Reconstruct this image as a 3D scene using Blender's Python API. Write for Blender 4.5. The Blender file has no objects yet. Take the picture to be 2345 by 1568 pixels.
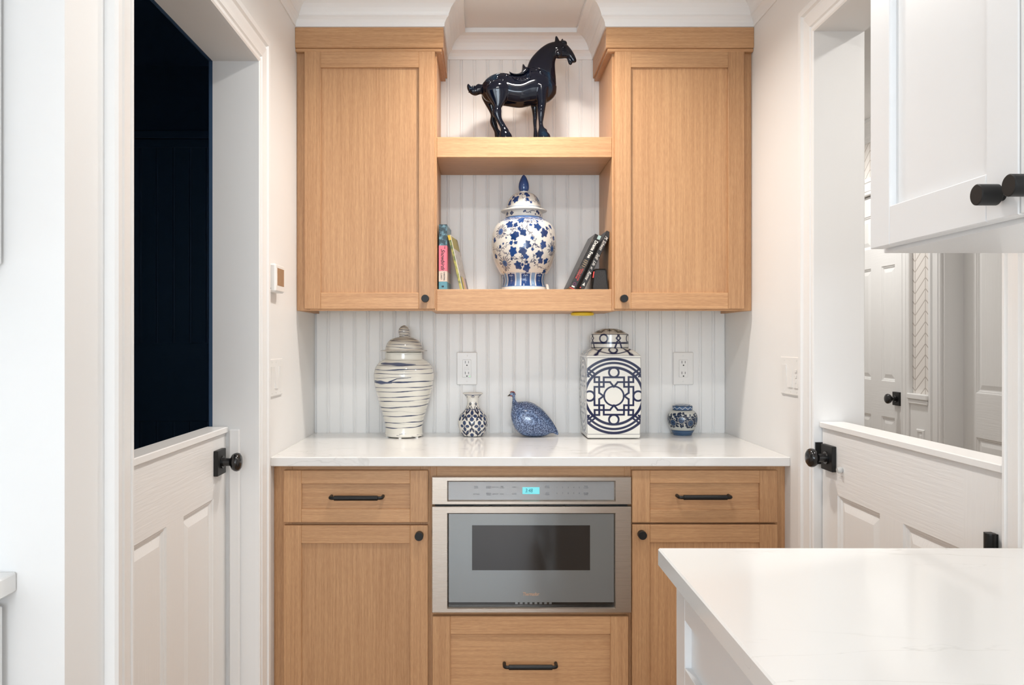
import bpy, bmesh, math, random
import numpy as np
from mathutils import Vector, Matrix

# ------------------------------------------------------------------ camera
F = 1821.0            # focal length in photo pixels (2345 x 1568 frame)
VX, VY = 1100.0, 780.0
CAMZ = 1.265
scn = bpy.context.scene
col = scn.collection
cam_d = bpy.data.cameras.new('camera')
cam_d.sensor_fit = 'HORIZONTAL'; cam_d.sensor_width = 36.0
cam_d.lens = F / 2345.0 * 36.0
cam_d.shift_x = (1172.5 - VX) / 2345.0
cam_d.shift_y = -(784.0 - VY) / 2345.0
cam_d.clip_start = 0.02
cam = bpy.data.objects.new('camera', cam_d); col.objects.link(cam)
cam.location = (0, 0, CAMZ); cam.rotation_euler = (math.pi / 2, 0, 0)
scn.camera = cam
# ------------------------------------------------------------------ world, exposure
scn.view_settings.view_transform = 'Standard'
scn.view_settings.look = 'None'
scn.view_settings.gamma = 1.0
scn.view_settings.use_curve_mapping = False
scn.view_settings.exposure = 0.40
w = bpy.data.worlds.new('sky'); scn.world = w; w.use_nodes = True
bg = w.node_tree.nodes['Background']
bg.inputs[0].default_value = (0.75, 0.87, 1.0, 1); bg.inputs[1].default_value = 1.2

def area(name, loc, target, sx, sy, power, color, spread=math.pi, shape='RECTANGLE', parent=None):
    l = bpy.data.lights.new(name, 'AREA'); l.shape = shape; l.size = sx
    if shape in ('RECTANGLE', 'ELLIPSE'): l.size_y = sy
    l.energy = power; l.color = color; l.spread = spread
    o = bpy.data.objects.new(name, l); col.objects.link(o)
    o.location = loc
    d = Vector(target) - Vector(loc)
    o.rotation_euler = d.to_track_quat('-Z', 'Y').to_euler()
    return o
DAY = (0.79, 0.90, 1.0)
WARM = (1.0, 0.93, 0.86)
SOFT = (1.0, 0.985, 0.96)
# daylight through the two kitchen windows behind the camera
area('daylight_window_rear', (-0.1, -4.98, 1.5), (-0.1, 0, 1.5), 1.90, 1.50, 70, DAY)
area('daylight_window_side', (-1.32, -2.15, 1.5), (0, -2.15, 1.5), 1.50, 1.50, 24, DAY)
CEIL = 2.428
DOWNLIGHTS = [  # x, y, power, what it hangs over
    (0.15, 2.38, 6.8, 'over the alcove worktop'), (0.10, 1.55, 4.6, 'between the two half doors'), (0.05, -0.2, 1.5, 'over the aisle beside the white wall cabinet'),
    (-0.45, -1.6, 7.0, 'over the aisle by the side window'), (0.30, -3.2, 7.0, 'nearest the rear window')]
HALL_LIGHTS = [(1.56, 1.65, 5.0, 'nearest the half door'), (1.58, 4.1, 6.5, 'before the closet door')]

# ------------------------------------------------------------------ helpers
def X(px, d): return (px - VX) * d / F
def Z(py, d): return CAMZ - (py - VY) * d / F
ORG = {}
def reg(o, loc): ORG[o.name] = Vector(loc)
def tag(o, label=None, cat=None, group=None, kind=None):
    if label: o['label'] = label
    if cat: o['category'] = cat
    if group: o['group'] = group
    if kind: o['kind'] = kind
    return o
def empty(name, loc, label=None, cat=None, group=None, kind=None):
    o = bpy.data.objects.new(name, None); col.objects.link(o)
    o.empty_display_size = 0.05; o.location = loc; reg(o, loc)
    return tag(o, label, cat, group, kind)
def mesh_obj(name, verts, faces, mat, parent=None, smooth=False, recalc=True, angle=None):
    me = bpy.data.meshes.new(name)
    V = np.asarray([tuple(v) for v in verts], dtype=float) if not isinstance(verts, np.ndarray) else verts
    if parent is not None: org = ORG[parent.name]
    else:
        mn, mx = V.min(0), V.max(0)
        org = Vector(((mn[0] + mx[0]) / 2, (mn[1] + mx[1]) / 2, mn[2]))
    V = V - np.array(org)
    me.from_pydata(V.tolist(), [], faces if isinstance(faces, list) else faces.tolist())
    if recalc:
        bm = bmesh.new(); bm.from_mesh(me)
        bmesh.ops.recalc_face_normals(bm, faces=bm.faces); bm.to_mesh(me); bm.free()
    if smooth:
        if angle: me.set_sharp_from_angle(angle=angle)
        me.polygons.foreach_set('use_smooth', [True] * len(me.polygons))
        if angle: me.set_sharp_from_angle(angle=angle)
    me.materials.append(mat); me.update()
    o = bpy.data.objects.new(name, me); col.objects.link(o)
    if parent is not None:
        o.parent = parent
    else: o.location = org
    reg(o, org)
    return o
class MB:
    def __init__(s): s.v = []; s.f = []
    def add(s, v, f):
        n = len(s.v); s.v += [tuple(p) for p in v]; s.f += [[i + n for i in q] for q in f]; return s
    def box(s, x0, x1, y0, y1, z0, z1, c=0.0, T=None):
        v, f = cbox(x0, x1, y0, y1, z0, z1, c)
        if T: v = [T(*p) for p in v]
        return s.add(v, f)
    def build(s, name, mat, parent=None, **k): return mesh_obj(name, s.v, s.f, mat, parent, **k)
def cbox(x0, x1, y0, y1, z0, z1, c=0.0):
    if x0 > x1: x0, x1 = x1, x0
    if y0 > y1: y0, y1 = y1, y0
    if z0 > z1: z0, z1 = z1, z0
    c = min(c, (x1 - x0) * .45, (y1 - y0) * .45, (z1 - z0) * .45)
    if c <= 0:
        v = [(x0,y0,z0),(x1,y0,z0),(x1,y1,z0),(x0,y1,z0),(x0,y0,z1),(x1,y0,z1),(x1,y1,z1),(x0,y1,z1)]
        return v, [[0,3,2,1],[4,5,6,7],[0,1,5,4],[1,2,6,5],[2,3,7,6],[3,0,4,7]]
    v = []; idx = {}
    for i, xs in enumerate((x0, x1)):
        for j, ys in enumerate((y0, y1)):
            for k, zs in enumerate((z0, z1)):
                sx, sy, sz = (c, -c)[i], (c, -c)[j], (c, -c)[k]
                for a in range(3):
                    p = [xs + sx, ys + sy, zs + sz]; p[a] = (xs, ys, zs)[a]
                    idx[(i,j,k,a)] = len(v); v.append(tuple(p))
    f = []
    for a in range(3):
        b, d = [q for q in range(3) if q != a]
        for s in (0, 1):
            q = []
            for (m, n) in ((0,0),(1,0),(1,1),(0,1)):
                t = [0,0,0]; t[a] = s; t[b] = m; t[d] = n
                q.append(idx[(t[0],t[1],t[2],a)])
            f.append(q)
    for a in range(3):
        b, d = [q for q in range(3) if q != a]
        for m in (0, 1):
            for n in (0, 1):
                t0 = [0,0,0]; t0[b] = m; t0[d] = n; t1 = list(t0); t1[a] = 1
                f.append([idx[(*t0, b)], idx[(*t0, d)], idx[(*t1, d)], idx[(*t1, b)]])
    for i in (0, 1):
        for j in (0, 1):
            for k in (0, 1): f.append([idx[(i,j,k,0)], idx[(i,j,k,1)], idx[(i,j,k,2)]])
    return v, f
def box_obj(name, b, mat, parent=None, c=0.0, T=None):
    return MB().box(*b, c=c, T=T).build(name, mat, parent)
def lathe(prof, n, T):
    """closed-ish lathe; prof list of (r,t); T maps (a,b,t) to world"""
    v = []; f = []
    for (r, t) in prof:
        for k in range(n):
            a = 2 * math.pi * k / n
            v.append(T(r * math.cos(a), r * math.sin(a), t))
    m = len(prof)
    for i in range(m - 1):
        for k in range(n):
            k2 = (k + 1) % n
            f.append([i*n+k, i*n+k2, (i+1)*n+k2, (i+1)*n+k])
    f.append([k for k in range(n)][::-1]); f.append([(m-1)*n+k for k in range(n)])
    return v, f
def tube(pts, rad, n=10):
    pts = [Vector(p) for p in pts]
    if not isinstance(rad, (list, tuple)): rad = [rad] * len(pts)
    v = []; f = []; up = None
    for i, p in enumerate(pts):
        d = (pts[min(i+1, len(pts)-1)] - pts[max(i-1, 0)]).normalized()
        if up is None:
            up = Vector((0,0,1)) if abs(d.z) < .9 else Vector((1,0,0))
        s = d.cross(up).normalized(); up = s.cross(d).normalized()
        for k in range(n):
            a = 2*math.pi*k/n
            v.append(p + (s*math.cos(a) + up*math.sin(a)) * rad[i])
    m = len(pts)
    for i in range(m-1):
        for k in range(n):
            k2 = (k+1) % n; f.append([i*n+k, i*n+k2, (i+1)*n+k2, (i+1)*n+k])
    f.append([k for k in range(n)][::-1]); f.append([(m-1)*n+k for k in range(n)])
    return v, f
def ellipsoid(c, r, n=16, m=10):
    v = []; f = []
    for i in range(m+1):
        t = math.pi*i/m
        for k in range(n):
            a = 2*math.pi*k/n
            v.append((c[0]+r[0]*math.sin(t)*math.cos(a), c[1]+r[1]*math.sin(t)*math.sin(a), c[2]+r[2]*math.cos(t)))
    for i in range(m):
        for k in range(n):
            k2 = (k+1) % n; f.append([i*n+k, i*n+k2, (i+1)*n+k2, (i+1)*n+k])
    return v, f
TNY = lambda ox, oy, oz: (lambda a, b, t: (ox + a, oy - t, oz + b))     # axis towards -y (to the camera)
TNX = lambda ox, oy, oz: (lambda a, b, t: (ox - t, oy + a, oz + b))     # axis towards -x
TPX = lambda ox, oy, oz: (lambda a, b, t: (ox + t, oy + a, oz + b))     # axis towards +x
TZ = lambda ox, oy, oz: (lambda a, b, t: (ox + a, oy + b, oz + t))

# ------------------------------------------------------------------ materials
def newmat(name):
    m = bpy.data.materials.new(name); m.use_nodes = True
    return m, m.node_tree, m.node_tree.nodes['Principled BSDF']
def plain(name, rgb, rough=.5, metal=0.0, spec=.5, coat=0.0, emit=None, es=0.0, trans=0.0, bump=None):
    m, nt, b = newmat(name)
    b.inputs['Base Color'].default_value = (*rgb, 1)
    b.inputs['Roughness'].default_value = rough; b.inputs['Metallic'].default_value = metal
    b.inputs['Specular IOR Level'].default_value = spec
    b.inputs['Coat Weight'].default_value = coat; b.inputs['Coat Roughness'].default_value = .03
    b.inputs['Transmission Weight'].default_value = trans
    if emit:
        b.inputs['Emission Color'].default_value = (*emit, 1); b.inputs['Emission Strength'].default_value = es
    # subtle procedural unevenness
    n = nt.nodes.new('ShaderNodeTexNoise'); n.inputs['Scale'].default_value = bump[0] if bump else 60
    n.inputs['Detail'].default_value = 3
    g = nt.nodes.new('ShaderNodeNewGeometry'); nt.links.new(g.outputs['Position'], n.inputs['Vector'])
    bp = nt.nodes.new('ShaderNodeBump'); bp.inputs['Strength'].default_value = bump[1] if bump else .02
    bp.inputs['Distance'].default_value = .001
    nt.links.new(n.outputs['Fac'], bp.inputs['Height']); nt.links.new(bp.outputs[0], b.inputs['Normal'])
    return m
def wood(name, axis, light, dark, rough=.42):
    """axis: 0/1/2 = grain direction"""
    m, nt, b = newmat(name); N = nt.nodes; L = nt.links
    g = N.new('ShaderNodeNewGeometry'); oi = N.new('ShaderNodeObjectInfo')
    add = N.new('ShaderNodeVectorMath'); add.operation = 'ADD'
    sc = N.new('ShaderNodeVectorMath'); sc.operation = 'SCALE'; sc.inputs[0].default_value = (3.1, 5.3, 7.7)
    L.new(oi.outputs['Random'], sc.inputs['Scale']); L.new(g.outputs['Position'], add.inputs[0]); L.new(sc.outputs[0], add.inputs[1])
    def streak(across, along, detail, dist=0.0):
        mp = N.new('ShaderNodeMapping'); s = [across]*3; s[axis] = along
        mp.inputs['Scale'].default_value = s; L.new(add.outputs[0], mp.inputs[0])
        n = N.new('ShaderNodeTexNoise'); n.inputs['Scale'].default_value = 1
        n.inputs['Detail'].default_value = detail; n.inputs['Roughness'].default_value = .6
        n.inputs['Distortion'].default_value = dist
        L.new(mp.outputs[0], n.inputs['Vector']); return n
    fine = streak(760, 42, 3); mid = streak(170, 3.0, 3, .3); big = streak(9, .7, 2)
    def ramp(src, a, b2, v0, v1):
        r = N.new('ShaderNodeMapRange'); r.inputs[1].default_value = a; r.inputs[2].default_value = b2
        r.inputs[3].default_value = v0; r.inputs[4].default_value = v1
        L.new(src.outputs['Fac'], r.inputs[0]); return r
    r1 = ramp(fine, .36, .64, 0, .42); r2 = ramp(mid, .38, .62, 0, .36); r3 = ramp(big, .35, .65, 0, .20)
    a1 = N.new('ShaderNodeMath'); a1.operation = 'ADD'; L.new(r1.outputs[0], a1.inputs[0]); L.new(r2.outputs[0], a1.inputs[1])
    a2 = N.new('ShaderNodeMath'); a2.operation = 'ADD'; L.new(a1.outputs[0], a2.inputs[0]); L.new(r3.outputs[0], a2.inputs[1])
    mx = N.new('ShaderNodeMix'); mx.data_type = 'RGBA'
    mx.inputs[6].default_value = (*light, 1); mx.inputs[7].default_value = (*dark, 1)
    L.new(a2.outputs[0], mx.inputs[0]); L.new(mx.outputs[2], b.inputs['Base Color'])
    hv = N.new('ShaderNodeHueSaturation')
    vr = N.new('ShaderNodeMapRange'); vr.inputs[3].default_value = .90; vr.inputs[4].default_value = 1.06
    L.new(oi.outputs['Random'], vr.inputs[0]); L.new(vr.outputs[0], hv.inputs['Value'])
    L.new(mx.outputs[2], hv.inputs['Color']); L.new(hv.outputs[0], b.inputs['Base Color'])
    bp = N.new('ShaderNodeBump'); bp.inputs['Strength'].default_value = .10; bp.inputs['Distance'].default_value = .0006
    L.new(fine.outputs['Fac'], bp.inputs['Height']); L.new(bp.outputs[0], b.inputs['Normal'])
    b.inputs['Roughness'].default_value = rough; b.inputs['Specular IOR Level'].default_value = .4
    return m
OL, OD = (.67, .395, .205), (.44, .228, .108)
M = {}
M['wood_v'] = wood('oak_vertical', 2, OL, OD)
M['wood_h'] = wood('oak_horizontal', 0, OL, OD)
M['wood_y'] = wood('oak_depth', 1, OL, OD)
M['wood_g'] = wood('oak_frieze', 0, OL, OD, .27)
M['ply'] = wood('plywood_underside', 0, (.62,.40,.17), (.48,.30,.12), .6)
M['floor'] = wood('floor_oak', 1, (.40,.26,.15), (.27,.17,.09), .35)
M['paint'] = plain('wall_paint_white', (.87,.865,.855), .55, bump=(180, .05))
M['ceil'] = plain('ceiling_paint', (.86,.855,.845), .7, bump=(200, .05))
M['trim'] = plain('trim_paint_satin', (.88,.875,.865), .32, bump=(40, .03))
M['cabwhite'] = plain('cabinet_lacquer_white', (.85,.855,.86), .30)
M['bead'] = plain('beadboard_paint', (.87,.865,.85), .38)
M['black'] = plain('black_metal', (.009,.009,.009), .45, 0.0, .35)
M['blackgloss'] = plain('black_metal_polished', (.010,.010,.011), .16, 0.0, .6)
M['navy'] = plain('navy_paint', (.045,.090,.165), .42, spec=.4)
M['steel'] = None
M['plastic'] = plain('white_plastic', (.86,.85,.83), .3)
M['plasticdark'] = plain('slot_black', (.02,.02,.02), .5)
M['clear'] = plain('clear_rubber', (.85,.86,.85), .25, trans=.5)
M['yellow'] = plain('yellow_plastic', (.85,.60,.03), .4)
M['led'] = plain('green_indicator', (.1,.6,.15), .4, emit=(.2,1,.3), es=1.0)
M['screen'] = plain('thermostat_screen', (.55,.50,.45), .06, 1.0)
def steel():
    m, nt, b = newmat('brushed_steel'); N = nt.nodes; L = nt.links
    g = N.new('ShaderNodeNewGeometry'); mp = N.new('ShaderNodeMapping'); mp.inputs['Scale'].default_value = (3, 3, 2600)
    n = N.new('ShaderNodeTexNoise'); n.inputs['Scale'].default_value = 1; n.inputs['Detail'].default_value = 3
    L.new(g.outputs['Position'], mp.inputs[0]); L.new(mp.outputs[0], n.inputs['Vector'])
    r = N.new('ShaderNodeMapRange'); r.inputs[3].default_value = .25; r.inputs[4].default_value = .31
    L.new(n.outputs['Fac'], r.inputs[0]); L.new(r.outputs[0], b.inputs['Roughness'])
    b.inputs['Base Color'].default_value = (.50,.45,.40,1); b.inputs['Metallic'].default_value = 1
    b.inputs['Anisotropic'].default_value = 0.0
    return m
M['steel'] = steel()
M['steelbright'] = plain('polished_steel_edge', (.8,.78,.74), .15, 1.0)
M['mirrorglass'] = plain('grey_mirrored_glass', (.235,.25,.255), .12, .5, .6)
M['ctrlglass'] = plain('grey_control_glass', (.36,.38,.40), .16, .35, .5)
M['darkglass'] = plain('dark_window_glass', (.012,.010,.009), .07, 0, .7)
M['lcd'] = plain('lcd_backlight', (.12,.5,.55), .3, emit=(.22,.72,.78), es=.42)
M['lcdtext'] = plain('lcd_digits', (.03,.22,.30), .5)
M['print'] = plain('printed_legend', (.10,.11,.13), .5)
M['copper'] = plain('copper_logo', (.55,.34,.22), .4)
def quartz():
    m, nt, b = newmat('white_quartz'); N = nt.nodes; L = nt.links
    g = N.new('ShaderNodeNewGeometry')
    def vein(scale, width, seed, rot):
        mp = N.new('ShaderNodeMapping'); mp.inputs['Rotation'].default_value = (0, 0, rot)
        mp.inputs['Location'].default_value = (seed, seed*.7, 0); mp.inputs['Scale'].default_value = (.55*scale, 1.7*scale, scale)
        L.new(g.outputs['Position'], mp.inputs[0])
        n = N.new('ShaderNodeTexNoise'); n.inputs['Scale'].default_value = 1; n.inputs['Detail'].default_value = 5
        n.inputs['Roughness'].default_value = .5; n.inputs['Distortion'].default_value = .6
        L.new(mp.outputs[0], n.inputs['Vector'])
        s = N.new('ShaderNodeMath'); s.operation = 'SUBTRACT'; s.inputs[1].default_value = .5; L.new(n.outputs['Fac'], s.inputs[0])
        a = N.new('ShaderNodeMath'); a.operation = 'ABSOLUTE'; L.new(s.outputs[0], a.inputs[0])
        r = N.new('ShaderNodeMapRange'); r.inputs[1].default_value = 0; r.inputs[2].default_value = width
        r.inputs[3].default_value = 1; r.inputs[4].default_value = 0; L.new(a.outputs[0], r.inputs[0]); return r
    v1 = vein(2.2, .006, 3.3, .35); v2 = vein(4.0, .005, 8.1, .2)
    mk = N.new('ShaderNodeTexNoise'); mk.inputs['Scale'].default_value = 3; L.new(g.outputs['Position'], mk.inputs['Vector'])
    mr = N.new('ShaderNodeMapRange'); mr.inputs[1].default_value = .45; mr.inputs[2].default_value = .62; L.new(mk.outputs['Fac'], mr.inputs[0])
    mxv = N.new('ShaderNodeMath'); mxv.operation = 'MAXIMUM'; L.new(v1.outputs[0], mxv.inputs[0]); L.new(v2.outputs[0], mxv.inputs[1])
    ml = N.new('ShaderNodeMath'); ml.operation = 'MULTIPLY'; L.new(mxv.outputs[0], ml.inputs[0]); L.new(mr.outputs[0], ml.inputs[1])
    m2 = N.new('ShaderNodeMath'); m2.operation = 'MULTIPLY'; m2.inputs[1].default_value = .48; L.new(ml.outputs[0], m2.inputs[0])
    mx = N.new('ShaderNodeMix'); mx.data_type = 'RGBA'
    mx.inputs[6].default_value = (.85,.845,.83,1); mx.inputs[7].default_value = (.50,.49,.46,1)
    L.new(m2.outputs[0], mx.inputs[0]); L.new(mx.outputs[2], b.inputs['Base Color'])
    b.inputs['Roughness'].default_value = .10; b.inputs['Specular IOR Level'].default_value = .5
    return m
M['quartz'] = quartz()
def moulded(name, axis):
    """white moulded door skin with embossed wood grain running along axis"""
    m, nt, b = newmat(name); N = nt.nodes; L = nt.links
    g = N.new('ShaderNodeNewGeometry'); mp = N.new('ShaderNodeMapping')
    s = [170]*3; s[axis] = 7; mp.inputs['Scale'].default_value = s
    n = N.new('ShaderNodeTexNoise'); n.inputs['Scale'].default_value = 1; n.inputs['Detail'].default_value = 2; n.inputs['Distortion'].default_value = .4
    L.new(g.outputs['Position'], mp.inputs[0]); L.new(mp.outputs[0], n.inputs['Vector'])
    bp = N.new('ShaderNodeBump'); bp.inputs['Strength'].default_value = .35; bp.inputs['Distance'].default_value = .0016
    L.new(n.outputs['Fac'], bp.inputs['Height']); L.new(bp.outputs[0], b.inputs['Normal'])
    b.inputs['Base Color'].default_value = (.87,.865,.855,1); b.inputs['Roughness'].default_value = .38
    return m
M['door_h'] = moulded('moulded_door_rail', 1)
M['door_v'] = moulded('moulded_door_stile', 2)
def wallpaper():
    m, nt, b = newmat('branch_chevron_wallpaper'); N = nt.nodes; L = nt.links
    g = N.new('ShaderNodeNewGeometry'); sp = N.new('ShaderNodeSeparateXYZ'); L.new(g.outputs['Position'], sp.inputs[0])
    def math_(op, a, bb=None, c=None):
        n = N.new('ShaderNodeMath'); n.operation = op
        for i, q in enumerate((a, bb, c)):
            if q is None: continue
            if isinstance(q, (int, float)): n.inputs[i].default_value = q
            else: L.new(q, n.inputs[i])
        return n.outputs[0]
    t = math_('DIVIDE', math_('PINGPONG', math_('ADD', sp.outputs[1], 10 - 3.752 + .089*2 - math.fmod(10, .178)), .089), .089)
    vv = math_('DIVIDE', math_('ADD', sp.outputs[2], math_('MULTIPLY', t, .073)), .052)
    st = math_('LESS_THAN', math_('FRACT', vv), .13)
    ln = math_('MAXIMUM', math_('LESS_THAN', t, .03), math_('GREATER_THAN', t, .97))
    al = math_('MAXIMUM', st, ln)
    mx = N.new('ShaderNodeMix'); mx.data_type = 'RGBA'
    mx.inputs[6].default_value = (.84,.80,.76,1); mx.inputs[7].default_value = (.50,.45,.41,1)
    L.new(al, mx.inputs[0]); L.new(mx.outputs[2], b.inputs['Base Color']); b.inputs['Roughness'].default_value = .6
    return m
M['wallpaper'] = wallpaper()
def vcol(name, rough=.08, coat=.5, metal=0.0):
    m, nt, b = newmat(name)
    a = nt.nodes.new('ShaderNodeVertexColor'); a.layer_name = 'paint'
    nt.links.new(a.outputs[0], b.inputs['Base Color'])
    b.inputs['Roughness'].default_value = rough; b.inputs['Coat Weight'].default_value = coat; b.inputs['Coat Roughness'].default_value = .02
    return m
M['porcelain'] = vcol('painted_porcelain', .08, .12)
M['white_glaze'] = plain('white_glaze', (.78,.76,.71), .12, coat=.5)
M['blue_glaze'] = plain('blue_glaze', (.022,.075,.24), .10, coat=.6)

# ------------------------------------------------------------------ setting: shell
WL, WR, BACK = -.631, .932, 3.025
LO0, LO1, LOT = 1.423, 2.23, 2.049       # opening in the left wall
RO0, RO1, ROT = 1.405, 2.198, 2.120      # opening in the right wall
def struct(o, label, cat): return tag(o, label, cat, kind='structure')
struct(box_obj('floor', (-2.6, 2.5, -5.2, 5.4, -.06, 0), M['floor']), 'oak plank floor', 'floor')
struct(box_obj('ceiling', (-2.6, 2.5, -5.2, 5.4, CEIL, CEIL + .1), M['ceil']), 'flat white ceiling', 'ceiling')
b = MB(); b.box(WL-.12, WL, 1.207, LO0, 0, CEIL); b.box(WL-.12, WL, LO1, 3.155, 0, CEIL); b.box(WL-.12, WL, LO0, LO1, LOT, CEIL)
struct(b.build('wall_left', M['paint']), 'white wall with the doorway to the dark navy room', 'wall')
b = MB(); b.box(WR, WR+.119, -5, RO0, 0, CEIL); b.box(WR, WR+.119, RO1, 5.2, 0, CEIL); b.box(WR, WR+.119, RO0, RO1, ROT, CEIL)
struct(b.build('wall_right', M['paint']), 'white wall with the doorway to the wallpapered hall', 'wall')
struct(box_obj('wall_return', (-1.46, WL-.12, 1.207, 1.327, 0, CEIL), M['paint']), 'short white return wall at the end of the counter run', 'wall')
b = MB()   # kitchen side wall with window opening
b.box(-1.46, -1.34, -5, -2.9, 0, CEIL); b.box(-1.46, -1.34, -1.4, 1.207, 0, CEIL); b.box(-1.46, -1.34, -2.9, -1.4, 0, .75); b.box(-1.46, -1.34, -2.9, -1.4, 2.25, CEIL)
struct(b.build('wall_side', M['paint']), 'white kitchen side wall with a window', 'wall')
b = MB()   # kitchen rear wall with window opening
b.box(-1.46, -1.05, -5.12, -5, 0, CEIL); b.box(.85, 1.05, -5.12, -5, 0, CEIL); b.box(-1.05, .85, -5.12, -5, 0, .75); b.box(-1.05, .85, -5.12, -5, 2.25, CEIL)
struct(b.build('wall_rear', M['paint']), 'white kitchen rear wall with a wide window', 'wall')
def window(name, T, w0, w1, label):
    o = MB()
    for (a, c) in ((w0, w0+.05), (w1-.05, w1), ((w0+w1)/2-.02, (w0+w1)/2+.02)): o.box(a, c, -.03, .03, .75, 2.25, T=T)
    for (a, c) in ((.75, .8), (2.2, 2.25), (1.48, 1.52)): o.box(w0, w1, -.03, .03, a, c, T=T)
    struct(o.build(name, M['trim']), label, 'window')
window('window_1', lambda u, v, z: (u, -5.06 + v, z), -1.05, .85, 'wide white framed kitchen window behind the viewer')
window('window_2', lambda u, v, z: (-1.40 + v, u, z), -2.9, -1.4, 'white framed side window of the kitchen')

# back wall with individual tongue and groove bead boards
wb = struct(box_obj('wall_back', (WL, WR, 3.035, 3.155, 0, CEIL), M['paint']), 'beadboard clad back wall of the alcove', 'wall')
PITCH = .0505
def plank_mesh(name, width, z0, z1, mat, yf=3.025, yb=3.036, bead=.0075, g=.0022):
    """profile: flat face, groove, round bead, groove; vertical extrusion"""
    pr = [(0, yb), (0, yf + .0022), (.0012, yf)]
    fl = width - bead - 2*g
    pr += [(fl - .0012, yf), (fl, yf + .0026), (fl + g, yf + .0026)]
    for k in range(7):
        a = math.pi * k / 6
        pr.append((fl + g + bead/2 - bead/2*math.cos(a), yf + .0026 - .0030*math.sin(a)))
    pr += [(width - .0001, yf + .0026), (width - .0001, yb)]
    n = len(pr); v = [(p[0], p[1], z0) for p in pr] + [(p[0], p[1], z1) for p in pr]
    f = [[i, (i+1) % n, n + (i+1) % n, n + i] for i in range(n)] + [list(range(n))[::-1], list(range(n, 2*n))]
    me = bpy.data.meshes.new(name); me.from_pydata(v, [], f)
    bm = bmesh.new(); bm.from_mesh(me); bmesh.ops.recalc_face_normals(bm, faces=bm.faces); bm.to_mesh(me); bm.free()
    me.materials.append(mat); return me
pm = plank_mesh('bead_board', PITCH, .88, CEIL, M['bead'])
k0 = math.floor((WL + .4273 - .006) / PITCH)
xs = -.4273 + .0038 + .0022 + k0 * PITCH
first = True
while xs < WR - .001:
    x0 = max(xs, WL); x1 = min(xs + PITCH, WR)
    if x1 - x0 > .01:
        if x0 > xs + .0005 or x1 < xs + PITCH - .0005:
            wdt = x1 - x0
            if x0 > xs: m2 = plank_mesh('bead_board_cut', wdt, .88, CEIL, M['bead'])
            else: m2 = plank_mesh('bead_board_cut', wdt + .012, .88, CEIL, M['bead']); m2 = plank_mesh('bead_board_cut', wdt, .88, CEIL, M['bead'], bead=.002, g=.0006)
        else: m2 = pm
        o = bpy.data.objects.new('bead_board', m2); col.objects.link(o); o.parent = wb
        o.location = Vector((x0, 0, 0)) - ORG[wb.name]
    xs += PITCH

# crown moulding
CB = 2.333
CP = [(0,0),(.004,0),(.005,.012),(.010,.022),(.016,.029),(.019,.031),(.019,.035),(.022,.043),(.028,.055),(.037,.066),(.049,.074),(.062,.0775),(.066,.078),(.070,.078),(.070,.095),(0,.095)]
FR = 2.706; NL, NR = -.126, .428
def crown():
    v = []; f = []; n = len(CP)
    for (p, z) in CP:
        pts = [(WL+p, 1.207), (WL+p, FR-p), (NL+p, FR-p), (NL+p, BACK-p), (NR-p, BACK-p), (NR-p, FR-p), (WR-p, FR-p), (WR-p, -4.99)]
        v += [(x, y, CB + z) for x, y in pts]
    for i in range(n):
        j = (i+1) % n
        for k in range(7): f.append([i*8+k, i*8+k+1, j*8+k+1, j*8+k])
    f.append([i*8 for i in range(n)]); f.append([i*8+7 for i in range(n)])
    return mesh_obj('trim_1', v, f, M['trim'])
struct(crown(), 'white cove crown moulding stepping around the cabinet tops', 'moulding')
for nm, x0, x1, side in (('trim_2', WL, NL, 'dark doorway'), ('trim_3', NR, WR, 'hall doorway')):
    struct(box_obj(nm, (x0, x1, FR, BACK, CB - .001, CEIL), M['trim']), 'white soffit block behind the crown nearest the ' + side, 'soffit')

# door casings
CS = [(0,0),(0,.010),(.004,.013),(.010,.013),(.014,.009),(.018,.009),(.021,.014),(.034,.015),(.052,.0175),(.058,.013),(.063,.013),(.067,.020),(.082,.021),(.088,.017),(.088,0)]
def casing(name, xw, sgn, y0, y1, zt, label, z0=0.0, mat=None):
    v = []; f = []; n = len(CS)
    for (u, t) in CS:
        for (y, z) in ((y0-u, z0), (y0-u, zt+u), (y1+u, zt+u), (y1+u, z0)): v.append((xw + sgn*t, y, z))
    for i in range(n):
        j = (i+1) % n
        for k in range(3): f.append([i*4+k, i*4+k+1, j*4+k+1, j*4+k])
    f.append([i*4 for i in range(n)]); f.append([i*4+3 for i in range(n)])
    return struct(mesh_obj(name, v, f, mat or M['trim']), label, 'casing')
casing('trim_4', WL, 1, LO0, LO1, LOT, 'white moulded casing around the doorway to the dark navy room')
casing('trim_5', WR, -1, RO0, RO1, ROT, 'white moulded casing around the doorway to the hall')
casing('trim_6', WL-.12, -1, LO0, LO1, LOT, 'navy casing on the far side of the dark doorway', mat=M['navy'])
casing('trim_7', WR+.119, 1, RO0, RO1, ROT, 'white casing on the hall side of the doorway')
# stop strip on the left jamb
struct(box_obj('trim_8', (-.703, -.672, LO1-.010, LO1, 0, 1.018), M['trim'], c=.004), 'short white door stop strip on the jamb by the dark doorway', 'door stop')

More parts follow.
